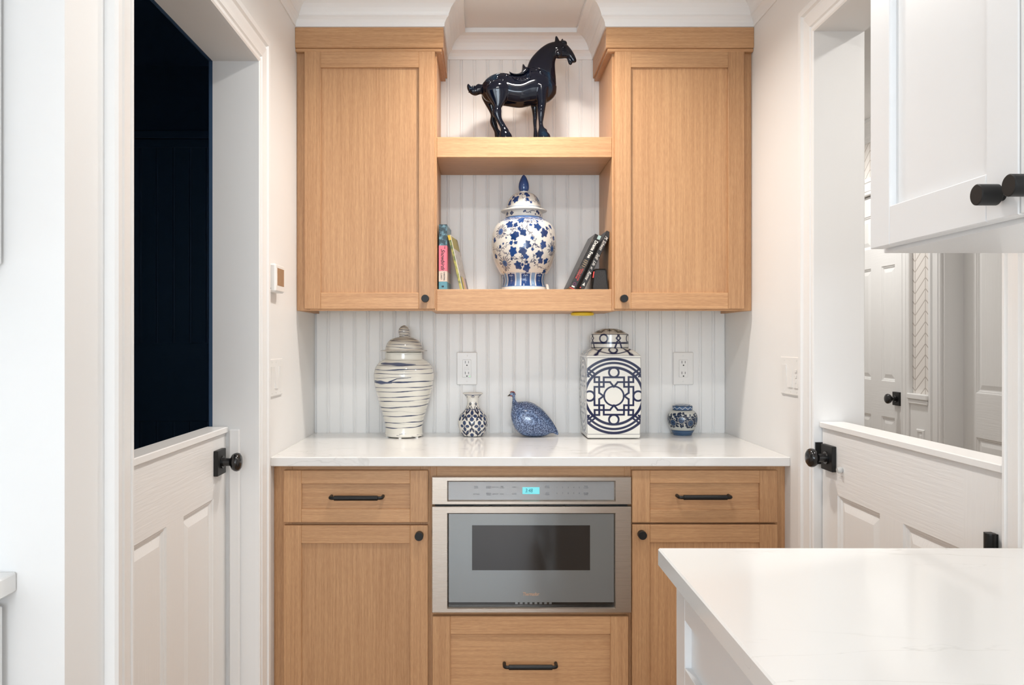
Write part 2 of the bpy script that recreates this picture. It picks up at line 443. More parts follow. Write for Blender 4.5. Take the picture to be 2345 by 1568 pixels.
# ------------------------------------------------------------------ moulded panel doors
def door_knob(parent, T, z, stem=.034, plate=True):
    """T maps (u along wall, depth out of the face, z)"""
    if plate:
        MB().box(-.034, .034, 0, .012, z-.034, z+.034, c=.0012, T=T).build('rose_plate', M['black'], parent)
    def TT(a, b_, t): return T(a, t, z + b_)
    pr = [(.017,.011),(.017,.016),(.0115,.016),(.0105,.034),(.013,.037),(.021,.041),(.0245,.047),(.0255,.053),(.0235,.059),(.017,.0635),(.008,.0655),(.001,.066)]
    v, f = lathe(pr, 28, TT)
    # knob is slightly taller than wide
    mesh_obj('knob', v, f, M['blackgloss'], parent, smooth=True, angle=.7)
def panel_door(name, T, y0, y1, z0, z1, panels, label, th=.038, cat='door', stile=.1):
    """T maps (u along wall, v depth INTO the door from the face, z). panels: list of (u0,u1,z0,z1)"""
    us = sorted({y0, y1, *[p[0] for p in panels], *[p[1] for p in panels]})
    ref = Vector(T((y0+y1)/2, 0, z0))
    root = empty(name, ref, label, cat, kind='structure')
    uu0, uu1 = min(p[0] for p in panels), max(p[1] for p in panels)
    cols_ = sorted({(p[0], p[1]) for p in panels})
    for (a, c) in ((y0, uu0), (uu1, y1)):
        MB().box(a, c, 0, th, z0, z1, T=T).build('stile', M['door_v'], root)
    rows = sorted({(p[2], p[3]) for p in panels})
    zz = z0
    for (a, c) in rows + [(z1, z1)]:
        if a - zz > .005: MB().box(uu0, uu1, 0, th, zz, a, T=T).build('rail', M['door_h'], root)
        zz = c
    for i in range(len(cols_) - 1):
        for (a, c) in rows: MB().box(cols_[i][1], cols_[i+1][0], 0, th, a, c, T=T).build('mullion', M['door_v'], root)
    for (a, c, q, r) in panels:
        v = []; f = []
        rings = [(0, 0), (.004, .004), (.008, .0045), (.012, .0085), (.016, .009), (.036, .003), (.040, .003)]
        for (ins, dp) in rings:
            v += [T(a+ins, dp, q+ins), T(c-ins, dp, q+ins), T(c-ins, dp, r-ins), T(a+ins, dp, r-ins)]
        for i in range(len(rings)-1):
            for k in range(4): f.append([i*4+k, i*4+(k+1) % 4, (i+1)*4+(k+1) % 4, (i+1)*4+k])
        f.append([(len(rings)-1)*4+k for k in range(4)])
        nb = len(v); v += [T(a, th, q), T(c, th, q), T(c, th, r), T(a, th, r)]
        for k in range(4): f.append([k, (k+1) % 4, nb+(k+1) % 4, nb+k])
        f.append([nb+3, nb+2, nb+1, nb])
        mesh_obj('panel', v, f, M['door_v'], root)
    return root
# left half door, recessed in the jamb
LX = -.713
TL = lambda u, v, z: (LX - v, u, z)
dl = panel_door('door_1', TL, 1.45, LO1-.004, .012, 1.008,
    [(1.593-.02, 1.806, .20, .843), (1.911, 2.124, .20, .843)], 'white lower half of a split door at the dark navy room, black oval knob')
box_obj('ledge', (-.765, -.706, 1.445, LO1-.003, 1.008, 1.025), M['trim'], dl, c=.002)
door_knob(dl, lambda u, v, z: (LX + v, 2.158 + u, z), .936)
# right half door
RX = .944
TR = lambda u, v, z: (RX + v, u, z)
dr = panel_door('door_2', TR, 1.435, RO1-.004, .012, 1.026,
    [(1.553, 1.776, .20, .857), (1.879, 2.102, .20, .857)], 'white lower half of a split door at the wallpapered hall, black oval knob')
box_obj('ledge', (.936, 1.004, 1.43, RO1-.003, 1.026, 1.042), M['trim'], dr, c=.002)
door_knob(dr, lambda u, v, z: (RX - v, 2.142 + u, z), .950)
box_obj('dark_block', (.925, .944, RO1-.006, RO1+.002, .925, .985), M['black'], dr)  # small black block at the jamb edge beside the knob
v, f = lathe([(.0075,0),(.0085,.004),(.0085,.010),(.006,.014)], 16, TNX(RX, 2.074, .928)); mesh_obj('bumper', v, f, M['clear'], dr, smooth=True, angle=.6)
hg = MB(); vv, ff = lathe([(.009,0),(.0095,.002),(.0095,.088),(.009,.09)], 14, TZ(.928, 1.448, .825)); hg.add(vv, ff); hg.box(.930, .945, 1.449, 1.47, .828, .912)
hg.build('hinge', M['black'], dr)

# ------------------------------------------------------------------ hall beyond the right doorway
HX = 2.10
b = MB(); b.box(HX, HX+.10, .6, 2.85, 0, CEIL); b.box(HX, HX+.10, 3.61, 3.95, 0, CEIL); b.box(HX, HX+.10, 4.56, 5.2, 0, CEIL)
b.box(HX, HX+.10, 2.85, 3.61, 2.06, CEIL); b.box(HX, HX+.10, 3.95, 4.56, 2.05, CEIL)
b.box(HX+.14, HX+.2, .6, 5.2, 0, CEIL)
struct(b.build('wall_hall', M['wallpaper']), 'hall wall papered with taupe branching chevrons', 'wall')
struct(box_obj('wall_hall_end', (1.051, 2.3, 5.2, 5.3, 0, CEIL), M['paint']), 'end wall of the hall', 'wall')
struct(box_obj('wall_hall_near', (1.051, 2.3, .5, .6, 0, CEIL), M['paint']), 'near end wall of the hall', 'wall')
TH1 = lambda u, v, z: (HX + .012 + v, u, z)
hd = panel_door('door_3', TH1, 3.953, 4.557, .012, 2.045,
    [(u0, u1, a, c) for (u0, u1) in ((4.052, 4.189), (4.300, 4.437)) for (a, c) in ((.22, .87), (1.055, 1.655), (1.76, 1.94))],
    'white six panel closet door with a black knob in the hall')
door_knob(hd, lambda u, v, z: (HX + .012 - v, 4.02 + u, z), .972)
TH2 = lambda u, v, z: (HX + .085 + v, u, z)
panel_door('door_4', TH2, 2.853, 3.607, .012, 2.055,
    [(u0, u1, a, c) for (u0, u1) in ((2.955, 3.175), (3.285, 3.505)) for (a, c) in ((.22, .84), (1.035, 1.68), (1.78, 1.95))],
    'white six panel door set deep in its frame in the hall')
casing('trim_9', HX, -1, 3.95, 4.56, 2.05, 'white casing of the closet door in the hall')
casing('trim_10', HX, -1, 2.85, 3.61, 2.06, 'white casing of the deep set door in the hall')
b = MB(); b.box(HX, HX+.085, 3.598, 3.611, 0, 2.06); b.box(HX, HX+.085, 2.849, 2.862, 0, 2.06); b.box(HX, HX+.085, 2.862, 3.598, 2.047, 2.061)
struct(b.build('trim_13', M['trim']), 'white jamb lining of the deep set hall door', 'jamb')
# wainscot between the casings
wn = empty('trim_11', (HX, 3.78, 0), 'white wainscot panel and chair rail between the two hall doors', 'wainscot', kind='structure')
y0, y1 = 3.698, 3.862
box_obj('wainscot_board', (HX-.012, HX+.001, y0, y1, 0, .985), M['trim'], wn)
b = MB(); b.box(HX-.03, HX+.001, y0-.006, y1+.004, .985, 1.012, c=.004); b.box(HX-.024, HX+.001, y0, y1, .962, .985, c=.004); b.build('chair_rail', M['trim'], wn)
rg = [(0, 0), (.004, .006), (.012, .006), (.018, 0), (.03, .004), (.03, .004)]
b = MB(); a, c, q, r = y0+.035, y1-.06, .30, .845; v = []; f = []
for (ins, dp) in rg: v += [(HX-.012-dp, a+ins, q+ins), (HX-.012-dp, c-ins, q+ins), (HX-.012-dp, c-ins, r-ins), (HX-.012-dp, a+ins, r-ins)]
for i in range(len(rg)-1):
    for k in range(4): f.append([i*4+k, i*4+(k+1) % 4, (i+1)*4+(k+1) % 4, (i+1)*4+k])
f.append([(len(rg)-1)*4+k for k in range(4)]); mesh_obj('panel_moulding', v, f, M['trim'], wn, recalc=False)
# crown in the hall
v = []; f = []; n = len(CP)
for (p, z) in CP: v += [(HX-p, .61, CB+z), (HX-p, 5.19, CB+z)]
for i in range(n): f.append([i*2, i*2+1, ((i+1) % n)*2+1, ((i+1) % n)*2])
f += [[i*2 for i in range(n)], [i*2+1 for i in range(n)]]
struct(mesh_obj('trim_12', v, f, M['trim']), 'white crown moulding in the hall', 'moulding')

# ------------------------------------------------------------------ dark navy room beyond the left doorway
NY = 3.30
wn2 = struct(box_obj('wall_navy', (-2.6, WL-.12, NY+.012, NY+.12, 0, CEIL), M['navy']), 'navy panelled wall in the dark room', 'wall')
struct(box_obj('wall_navy_side', (-2.6, -2.5, 1.327, NY+.012, 0, CEIL), M['navy']), 'navy side wall of the dark room', 'wall')
for (a, c, t) in ((0, .12, .014), (Z(965,NY), Z(785,NY), .014), (Z(338,NY), Z(318,NY), .018), (Z(318,NY), Z(300,NY), .03)):
    box_obj('rail', (-2.5, WL-.12, NY+.012-t, NY+.012, a, c), M['navy'], wn2, c=.004)
pn = plank_mesh('navy_board', .069, 0, 1.0, M['navy'], NY+.002, NY+.0125, bead=.008, g=.003)
for (a, c) in ((.12, Z(965,NY)), (Z(785,NY), Z(338,NY))):
    x = X(325, NY) - .069*11
    while x < WL - .2:
        o = bpy.data.objects.new('bead_board', pn); col.objects.link(o); o.parent = wn2
        o.location = Vector((x, 0, a)) - ORG[wn2.name]; o.scale = (1, 1, c - a); x += .069

struct(box_obj('ceiling_navy', (-2.5, WL-.12, 1.327, NY+.012, CEIL-.02, CEIL), M['navy']), 'navy ceiling of the dark room', 'ceiling')
b = MB(); b.box(-2.5, WL-.12, 1.327, 1.335, 0, CEIL-.02); b.build('wall_navy_near', M['navy'])
struct(bpy.data.objects['wall_navy_near'], 'navy near wall of the dark room', 'wall')
# ------------------------------------------------------------------ shaker fronts and hardware
def shaker(name, T, u0, u1, w0, w1, parent, mats, rail=.056, th=.02, rec=.009, rail_h=None):
    """T(u, v, w): v grows into the cabinet; face at v=0. mats=(stile, rail, panel)"""
    rh = rail_h or rail
    o = MB().box(u0+rail-.004, u1-rail+.004, rec, th, w0+rh-.004, w1-rh+.004, T=T).build(name, mats[2], parent)
    for (a, c) in ((u0, u0+rail), (u1-rail, u1)): MB().box(a, c, 0, th, w0, w1, c=.0013, T=T).build('stile', mats[0], o)
    for (a, c) in ((w0, w0+rh), (w1-rh, w1)): MB().box(u0+rail, u1-rail, 0, th, a, c, c=.0013, T=T).build('rail', mats[1], o)
    # thin inner bevel
    return o
def cab_knob(parent, T3, r=.0128, L=.028):
    v, f = lathe([(.007,0),(.007,.006),(r-.001,.0065),(r,.0075),(r,L-.001),(r-.001,L),(.0005,L)], 26, T3)
    return mesh_obj('knob', v, f, M['black'], parent, smooth=True, angle=.5)
def pull(parent, cx, cz, yf, half=.082):
    lf = [(cx-half+.004, yf+.001, cz), (cx-half+.004, yf-.022, cz)]
    for k in range(1, 6):
        a = math.pi/2*k/5; lf.append((cx-half+.004+.008*(1-math.cos(a)), yf-.022-.008*math.sin(a), cz))
    lf += [(cx-half*.802, yf-.030, cz), (cx-half*.798, yf-.030, cz), (cx-half*.79, yf-.030, cz)]
    rad = [.0052]*(len(lf)-2) + [.0068, .0076]
    rt = [(2*cx-p[0], p[1], p[2]) for p in lf][::-1]
    v, f = tube(lf + rt, rad + rad[::-1], 16)
    mesh_obj('handle', v, f, M['black'], parent, smooth=True, angle=.6)
WM = (M['wood_v'], M['wood_h'], M['wood_v']); WMH = (M['wood_v'], M['wood_h'], M['wood_h'])
UD = 2.734; DF = 2.714            # upper face frame plane, upper door face plane
def upper(x0, x1, d0, d1, knobx, label, niche_side):
    zb, zt = 1.368, 2.262
    root = empty('wall_cabinet', ((x0+x1)/2, 2.88, zb), label, 'cabinet')
    b = MB()
    b.box(x0, x0+.018, UD+.018, BACK, zb, zt); b.box(x1-.018, x1, UD+.018, BACK, zb, zt); b.box(x0+.018, x1-.018, UD+.018, BACK, zt-.018, zt)
    b.build('body', M['wood_v'], root)
    box_obj('bottom_panel', (x0+.018, x1-.018, UD+.018, BACK, zb+.014, zb+.03), M['ply'], root)
    for (a, c) in ((x0, x0+.045), (x1-.045, x1)): box_obj('frame_stile', (a, c, UD, UD+.018, zb, zt), M['wood_v'], root, c=.001)
    for (a, c) in ((zb, zb+.04), (zt-.045, zt)): box_obj('frame_rail', (x0+.045, x1-.045, UD, UD+.018, a, c), M['wood_h'], root, c=.001)
    d = shaker('door', lambda u, v, w_: (u, DF+v, w_), d0, d1, Z(707, DF), Z(117, DF), root, WM, rail=.0555)
    cab_knob(d, TNY(knobx, DF, Z(684, DF)))
    # top frieze board with bead below, returning along the niche side
    fz0, fz1 = 2.262, 2.3325
    for nm, ins, a, c in (('frieze', 0, fz0, fz1), ('frieze_bead', .006, fz0-.011, fz0)):
        q = MB()
        if niche_side > 0: xa, xb = x0, NL-ins
        else: xa, xb = NR+ins, x1
        q.box(xa, xb, FR+ins, UD+.001, a, c, c=.002)
        o = q.build(nm, M['wood_g'], root)
        if niche_side > 0: box_obj(nm + '_return', (x1, NL-ins, UD+.001, BACK-.001, a, c), M['wood_y'], root)
        else: box_obj(nm + '_return', (NR+ins, x0, UD+.001, BACK-.001, a, c), M['wood_y'], root)
    return root
SL, SR = -.150, .452
upper(WL, SL, X(697, DF), X(996, DF), X(973.5, 2.69), 'tall oak wall cabinet hung beside the thermostat wall', 1)
upper(SR, WR, X(1408, DF), X(1705, DF), X(1430, 2.69), 'tall oak wall cabinet hung beside the leaning black books', -1)
for nm, a, c, lab in (('open_shelf', 1.895, 1.965, 'thick oak shelf carrying the glazed horse'), ('open_shelf', 1.367, 1.442, 'thick oak shelf carrying the big lidded jar and books')):
    tag(box_obj(nm, (SL, SR, UD-.001, BACK, a, c), M['wood_h'], c=.0015), lab, 'shelf', 'open shelves between the wall cabinets')
# yellow puck below the lower shelf
yc = 2.83
v, f = lathe([(.030,0),(.040,-.003),(.041,-.010),(.036,-.0125),(.01,-.013)], 32, TZ(X(1333.5, yc), yc, 1.367))
tag(mesh_obj('puck_light', v, f, M['yellow'], smooth=True, angle=.6), 'small round yellow puck stuck under the lower oak shelf', 'puck light')

# base cabinets
BF = 2.433; BD = 2.413
def base(x0, x1, label, cx):
    root = empty('base_cabinet', ((x0+x1)/2, 2.73, 0), label, 'cabinet')
    b = MB(); b.box(x0, x0+.018, BF+.02, BACK, .1, .887); b.box(x1-.018, x1, BF+.02, BACK, .1, .887); b.box(x0+.018, x1-.018, BF+.02, BACK, .1, .118); b.box(x0+.018, x1-.018, BACK-.01, BACK, .118, .887)
    b.build('body', M['wood_v'], root)
    box_obj('toe_kick', (x0, x1, BF+.06, BF+.075, 0, .1), M['wood_h'], root)
    return root
D0, D1 = X(649, BD), X(980, BD); C0, C1 = X(989.5, BD), X(1446, BD); E0, E1 = X(1447.5, BD), X(1781, BD)
zdt, zdb, zpt = Z(1077, BD), Z(1196, BD), Z(1203, BD)
bl = base(WL, X(985, BF), 'oak base cabinet with drawer and door beside the dark doorway', 0)
bc = base(X(985, BF), X(1445, BF), 'oak base cabinet holding the steel microwave drawer', 0)
br = base(X(1445, BF), WR, 'oak base cabinet with drawer and door behind the white counter', 0)
def frame(root, x0, x1, pieces):
    for (nm, b_) in pieces: box_obj(nm, (b_[0], b_[1], BF, BF+.02, b_[2], b_[3]), M['wood_v'] if nm == 'frame_stile' else M['wood_h'], root, c=.001)
xm0, xm1 = X(985, BF), X(1445, BF)
frame(bl, 0, 0, [('frame_stile', (WL, -.575, .1, .887)), ('frame_stile', (xm0-.03, xm0, .1, .887)), ('frame_rail', (-.575, xm0-.03, .862, .887)), ('frame_rail', (-.575, xm0-.03, .695, .725)), ('frame_rail', (-.575, xm0-.03, .1, .13))])
frame(bc, 0, 0, [('frame_stile', (xm0, xm0+.02, .1, .887)), ('frame_stile', (xm1-.02, xm1, .1, .887)), ('frame_rail', (xm0+.02, xm1-.02, .848, .887)), ('frame_rail', (xm0+.02, xm1-.02, .42, .45)), ('frame_rail', (xm0+.02, xm1-.02, .1, .13))])
frame(br, 0, 0, [('frame_stile', (xm1, xm1+.03, .1, .887)), ('frame_stile', (.875, WR, .1, .887)), ('frame_rail', (xm1+.03, .875, .862, .887)), ('frame_rail', (xm1+.03, .875, .695, .725)), ('frame_rail', (xm1+.03, .875, .1, .13))])
TB = lambda u, v, w_: (u, BD+v, w_)
RB = .0545
dd = shaker('drawer', TB, D0, D1, zdb, zdt, bl, WMH, rail=RB, rail_h=.0405); pull(dd, X(815, 2.385), Z(1140, 2.385), BD)
dd = shaker('door', TB, D0, D1, .115, zpt, bl, WM, rail=RB); cab_knob(dd, TNY(X(959.5, 2.39), BD, Z(1228, 2.39)))
dd = shaker('drawer', TB, E0, E1, zdb, zdt, br, WMH, rail=RB, rail_h=.0385); pull(dd, X(1615, 2.385), Z(1138.5, 2.385), BD)
dd = shaker('door', TB, E0, E1, .115, Z(1201, BD), br, WM, rail=RB); cab_knob(dd, TNY(X(1471.5, 2.39), BD, Z(1225.5, 2.39)))
dd = shaker('drawer', TB, X(990.5, BD), X(1439, BD), .115, Z(1411, BD), bc, WMH, rail=.0545); pull(dd, X(1215, 2.385), Z(1527, 2.385), BD)
# worktop
tag(box_obj('worktop', (WL, WR, 2.39, BACK, .8875, .915), M['quartz'], c=.002), 'white quartz worktop over the oak base cabinets', 'worktop')

# ------------------------------------------------------------------ text helper
def text(body, size, mat, parent, M4, shear=0.0, name='lettering', align='CENTER', ext=.0002, bold=0.0, sx=1.0):
    cu = bpy.data.curves.new(name, 'FONT'); cu.body = body; cu.size = size; cu.shear = shear
    cu.align_x = align; cu.align_y = 'CENTER'; cu.extrude = ext; cu.offset = bold; cu.resolution_u = 3
    t = bpy.data.objects.new(name, cu); col.objects.link(t)
    bpy.context.view_layer.update()
    me = bpy.data.meshes.new_from_object(t.evaluated_get(bpy.context.evaluated_depsgraph_get()))
    bpy.data.objects.remove(t); bpy.data.curves.remove(cu)
    me.materials.clear(); me.materials.append(mat)
    S = Matrix.Diagonal((sx, 1, 1, 1))
    me.transform(Matrix.Translation(-ORG[parent.name]) @ M4 @ S)
    o = bpy.data.objects.new(name, me); col.objects.link(o); o.parent = parent; reg(o, ORG[parent.name])
    return o
def MFRONT(x, y, z):   # text facing -y
    return Matrix.Translation((x, y, z)) @ Matrix.Rotation(math.pi/2, 4, 'X')

# ------------------------------------------------------------------ microwave drawer
MW = 2.405
mw = empty('microwave_drawer', (X(1217, MW), 2.7, Z(1403, MW)), 'stainless steel built-in microwave drawer with a mirrored grey front', 'microwave')
mx = lambda p: X(p, MW); mz = lambda p: Z(p, MW)
box_obj('body', (mx(995), mx(1440), MW+.022, 2.95, mz(1399), mz(1096)), M['plasticdark'], mw)
def ring(name, px0, px1, py0, py1, ix0, ix1, iy0, iy1, mat, parent, y0, y1, lip=.004):
    v = []; f = []
    L_ = [(px0, px1, py1, py0, y1, 0), (px0, px1, py1, py0, y0+.0015, 0), (px0, px1, py1, py0, y0, .0015), (ix0, ix1, iy1, iy0, y0, -lip), (ix0, ix1, iy1, iy0, y0+.006, 0), (ix0, ix1, iy1, iy0, y1, 0)]
    for (a, c, q, r, yy, ins) in L_:
        a, c, q, r = mx(a)+ins, mx(c)-ins, mz(q)+ins, mz(r)-ins
        v += [(a, yy, q), (c, yy, q), (c, yy, r), (a, yy, r)]
    n = len(L_)
    for i in range(n):
        j = (i+1) % n
        for k in range(4): f.append([i*4+k, i*4+(k+1) % 4, j*4+(k+1) % 4, j*4+k])
    return mesh_obj(name, v, f, mat, parent)
cp = ring('control_frame', 989, 1446, 1092, 1155, 1027, 1407, 1103.5, 1145, M['steel'], mw, MW, MW+.022)
cg = box_obj('control_glass', (mx(1026), mx(1408), MW+.006, MW+.02, mz(1146), mz(1102.5)), M['ctrlglass'], mw)
df = ring('drawer_frame', 989, 1446, 1160, 1403, 1027, 1407, 1177.5, 1391, M['steel'], mw, MW, MW+.022)
dg = box_obj('door_glass', (mx(1027.5), mx(1406.5), MW+.004, MW+.02, mz(1379.5), mz(1177)), M['mirrorglass'], mw)
box_obj('window', (mx(1081), mx(1351.5), MW+.0032, MW+.006, mz(1306), mz(1203)), M['darkglass'], mw)
vt = box_obj('vent_slot', (mx(1027), mx(1407), MW+.016, MW+.021, mz(1391.5), mz(1379)), M['darkglass'], mw)
for k in range(8):
    px = 1180 + k*11.2
    box_obj('vent_fin', (mx(px), mx(px+6), MW+.012, MW+.017, mz(1386), mz(1381.5)), M['mirrorglass'], mw)
for k in range(6):
    px = 1085 + k*42
    box_obj('vent_tab', (mx(px), mx(px+34), MW+.010, MW+.016, mz(1159.5), mz(1155.8)), M['plasticdark'], mw)
box_obj('display', (mx(1196.5), mx(1236), MW+.0052, MW+.007, mz(1132), mz(1116)), M['lcd'], mw, c=.0008)
text('3:48', .0165, M['lcdtext'], mw, MFRONT(mx(1211.5), MW+.0050, mz(1124)), shear=.12, name='clock_digits', sx=.8)
G = MW+.0057
def lab(s, px, py, size=.0044):
    text(s, size, M['print'], mw, MFRONT(mx(px), G, mz(py)), name='button_legend')
for (s, px, py) in (('PANEL',1090.5,1114.6),('LOCK',1090.5,1117.8),('SENSOR',1119,1114.6),('REHEAT',1119,1117.8),('POPCORN',1134.5,1116),('KEEP',1149.7,1114.3),('WARM',1149.7,1117.6),('OPEN',1177.5,1116),
    ('SETTINGS',1091,1132),('SENSOR',1119,1130.4),('COOK',1119,1133.6),('DEFROST',1134.5,1132),('MORE',1149.5,1132),('CLOSE',1177.5,1131.6),
    ('START',1254,1114),('+1 MIN',1254,1117.2),('STOP',1254,1129.8),('CLEAR',1254,1133),('TIMER',1342.5,1114),('CLOCK',1342.5,1117.2),('POWER',1342.5,1129.8),('LEVEL',1342.5,1133)): lab(s, px, py)
for i, s in enumerate('12345'): lab(s, 1276 + i*12.8, 1116.6, .0062)
for i, s in enumerate('67890'): lab(s, 1276 + i*12.8, 1130, .0062)
text('Thermador', .0145, M['copper'], mw, MFRONT(mx(1215.5), MW+.0035, mz(1361)), shear=.25, name='maker_lettering', bold=.0002, sx=.74)

# ------------------------------------------------------------------ wall plates, thermostat
def outlet(px, label, gfci):
    d = BACK
    x, z = X(px, d), Z(843.5, d)
    root = empty('outlet', (x, d, z-.0625), label, 'outlet')
    box_obj('cover_plate', (x-.039, x+.039, d-.006, d+.003, z-.0625, z+.0625), M['plastic'], root, c=.003)
    f_ = box_obj('receptacle', (x-.0168, x+.0168, d-.0085, d-.004, z-.0335, z+.0335), M['plastic'], root, c=.0012)
    for s in (1, -1):
        zc = z + s*.0205
        for (dx, h) in ((-.0063, .0048), (.0063, .0042)): box_obj('slot', (x+dx-.0009, x+dx+.0009, d-.0088, d-.008, zc+.002-h+.002, zc+.002+h+.002), M['plasticdark'], f_)
        v, f = lathe([(.0026,0),(.0026,.0003)], 12, TNY(x, d-.0085, zc-.008)); mesh_obj('ground_hole', v, f, M['plasticdark'], f_)
    if gfci:
        box_obj('test_button', (x-.008, x+.008, d-.0098, d-.0083, z+.0008, z+.0062), M['plastic'], f_, c=.0005)
        box_obj('test_button', (x-.008, x+.008, d-.0098, d-.0083, z-.0062, z-.0008), M['plastic'], f_, c=.0005)
        v, f = lathe([(.0016,0),(.0016,.0004)], 10, TNY(x+.0112, d-.0085, z-.0300)); mesh_obj('indicator', v, f, M['led'], f_)
    for s in (1, -1):
        v, f = lathe([(.003,0),(.0025,.001),(.0003,.0012)], 12, TNY(x, d-.006, z+s*.049)); mesh_obj('screw', v, f, M['plastic'], root)
outlet(1069.3, 'white wall outlet with test buttons behind the small quatrefoil vase', True)
outlet(1564, 'white wall outlet above the small round ginger jar', False)
def switch(yc_, z, T, label, kinds):
    root = empty('light_switch', T(0, 0, -.057), label, 'switch')
    MB().box(-.082, .082, 0, .006, -.057, .057, c=.003, T=T).build('cover_plate', M['plastic'], root)
    for i, kd in enumerate(kinds):
        u = (i-1)*.046
        sl = MB(); hw, hh = .0165, .0335
        a, c = (.0095, .0062) if kd == 'up' else (.0062, .0095)
        v = [T(u-hw,.005,-hh), T(u+hw,.005,-hh), T(u+hw,.005,hh), T(u-hw,.005,hh), T(u-hw,c,-hh), T(u+hw,c,-hh), T(u+hw,a,hh), T(u-hw,a,hh)]
        p = mesh_obj('rocker', v, [[0,3,2,1],[4,5,6,7],[0,1,5,4],[1,2,6,5],[2,3,7,6],[3,0,4,7]], M['plastic'], root)
        if kd == 'dim':
            for dz in (-.016, 0, .016): MB().box(u-.006, u+.006, .008, .0105, dz-.004, dz+.004, c=.0005, T=T).build('dimmer_button', M['plastic'], p)
        for s in (1, -1):
            MB().box(u-.0025, u+.0025, .006, .0068, s*.0465-.0025, s*.0465+.0025, c=.0005, T=T).build('screw', M['plastic'], root)
switch(0, 0, lambda u, v, z: (WL + v, 2.436 + u, 1.153 + z), 'white triple light switch plate under the thermostat', ('up', 'down', 'up'))
switch(0, 0, lambda u, v, z: (WR - v, 2.374 - u, 1.160 + z), 'white triple light switch plate near the hall doorway', ('up', 'down', 'dim'))
# thermostat
tz0, tz1, ty0, ty1 = 1.410, 1.494, 2.350, 2.456
th = empty('thermostat', (WL, (ty0+ty1)/2, tz0), 'white thermostat with a mirror-like screen on the warm white wall', 'thermostat')
box_obj('housing', (WL, WL+.027, ty0, ty1, tz0, tz1), M['plastic'], th, c=.005)
box_obj('screen', (WL+.0262, WL+.0275, ty0+.014, ty1-.012, tz0+.020, tz1-.012), M['screen'], th)
box_obj('side_button', (WL+.004, WL+.012, ty0-.0008, ty0+.002, tz0+.008, tz0+.012), M['print'], th)

# ------------------------------------------------------------------ white kitchen cabinets in the foreground
CW = (M['cabwhite'],)*3
# right base run with drawers facing the aisle, quartz top
kb = empty('kitchen_base_cabinet', (.63, .4, 0), 'white shaker base cabinet under the foreground quartz counter', 'cabinet')
KX = .330
box_obj('body', (KX+.020, WR-.001, -.6, 1.334, .1, .884), M['cabwhite'], kb)
box_obj('toe_kick', (KX+.08, WR-.001, -.6, 1.322, 0, .1), M['cabwhite'], kb)
TK = lambda u, v, w_: (KX + v, -u, w_)
yy = 1.357
box_obj('end_panel', (KX+.02, WR-.001, 1.334, 1.339, .1, .884), M['cabwhite'], kb)
for i in range(3):
    a, c = 1.339 - i*.62, 1.339 - i*.62 - .61
    for (q, r) in ((.682, .868), (.40, .676), (.115, .394)):
        shaker('drawer', TK, -a, -c, q, r, kb, CW, rail=.055, rec=.011)
kt = box_obj('kitchen_counter', (.300, WR-.002, -.6, 1.3446, .8845, .915), M['quartz'], c=.0025)
tag(kt, 'white veined quartz counter in the foreground under the white wall cabinet', 'counter')
# right wall cabinet
ku = empty('white_wall_cabinet', (.78, .5, 1.40), 'white shaker wall cabinet with black knobs above the foreground counter', 'cabinet')
box_obj('body', (.645, WR-.001, -.3, 1.2256, 1.410, 2.33), M['cabwhite'], ku)
box_obj('face_frame', (.622, .646, -.3, 1.2256, 1.400, 2.33), M['cabwhite'], ku)
box_obj('bottom_panel', (.646, WR-.001, -.3, 1.2256, 1.400, 1.410), M['cabwhite'], ku)
TU = lambda u, v, w_: (.600 + v, -u, w_)
for (a, c, ky) in ((1.2236, .8865, .913), (.8835, .546, .857)):
    d = shaker('door', TU, -a, -c, 1.4057, 2.30, ku, CW, rail=.057, rec=.010)
    cab_knob(d, TNX(.600, ky, 1.4325), r=.0122, L=.031)
# left run (only its end shows)
tag(box_obj('side_counter', (-1.339, -.703, -.5, 1.206, .885, .915), M['quartz'], c=.0025), 'end of the white quartz counter against the return wall', 'counter')
kl = empty('side_base_cabinet', (-1.03, .35, 0), 'white base cabinet under the counter end at the return wall', 'cabinet')
box_obj('body', (-1.339, -.735, -.5, 1.206, 0, .885), M['cabwhite'], kl)
shaker('door', lambda u, v, w_: (-.715 - v, u, w_), .6, 1.19, .115, .868, kl, CW)
ks = empty('side_wall_cabinet', (-1.03, 1.0, 1.376), 'white deep wall cabinet end at the return wall', 'cabinet')
box_obj('body', (-1.339, -.742, .75, 1.206, 1.376, 2.32), M['cabwhite'], ks)
shaker('door', lambda u, v, w_: (-.722 - v, u, w_), .76, 1.20, 1.380, 2.31, ks, CW)

# ------------------------------------------------------------------ ceiling downlights
def downlight(x, y, power, label, color=WARM, spread=2.9):
    root = empty('ceiling_downlight', (x, y, CEIL-.012), label, 'light', 'recessed ceiling downlights')
    v, f = lathe([(.055,0),(.075,-.001),(.078,-.005),(.075,-.009),(.055,-.006)], 32, lambda a, b_, t: (x+a, y+b_, CEIL+t))
    f = f[:-2]; n = 32
    mesh_obj('trim_ring', v, f + [[k, (k+1) % n, 4*n+(k+1) % n, 4*n+k] for k in range(n)], M['plastic'], root, smooth=True)
    v, f = lathe([(.056,-.003),(.056,-.004)], 32, lambda a, b_, t: (x+a, y+b_, CEIL+t))
    mesh_obj('lens', v, f, M['lens'], root)
    o = area('lamp', (0, 0, -.006), (0, 0, -1), .11, .11, power, color, spread, 'DISK')
    o.parent = root
M['lens'] = plain('lit_lens', (.9,.85,.75), .5, emit=(1.0,.92,.82), es=40.0)
for (x, y, p, where) in DOWNLIGHTS:
    downlight(x, y, p, 'round white recessed ceiling downlight ' + where, *((WARM, 2.65) if y > 2 else (SOFT, 2.9)))
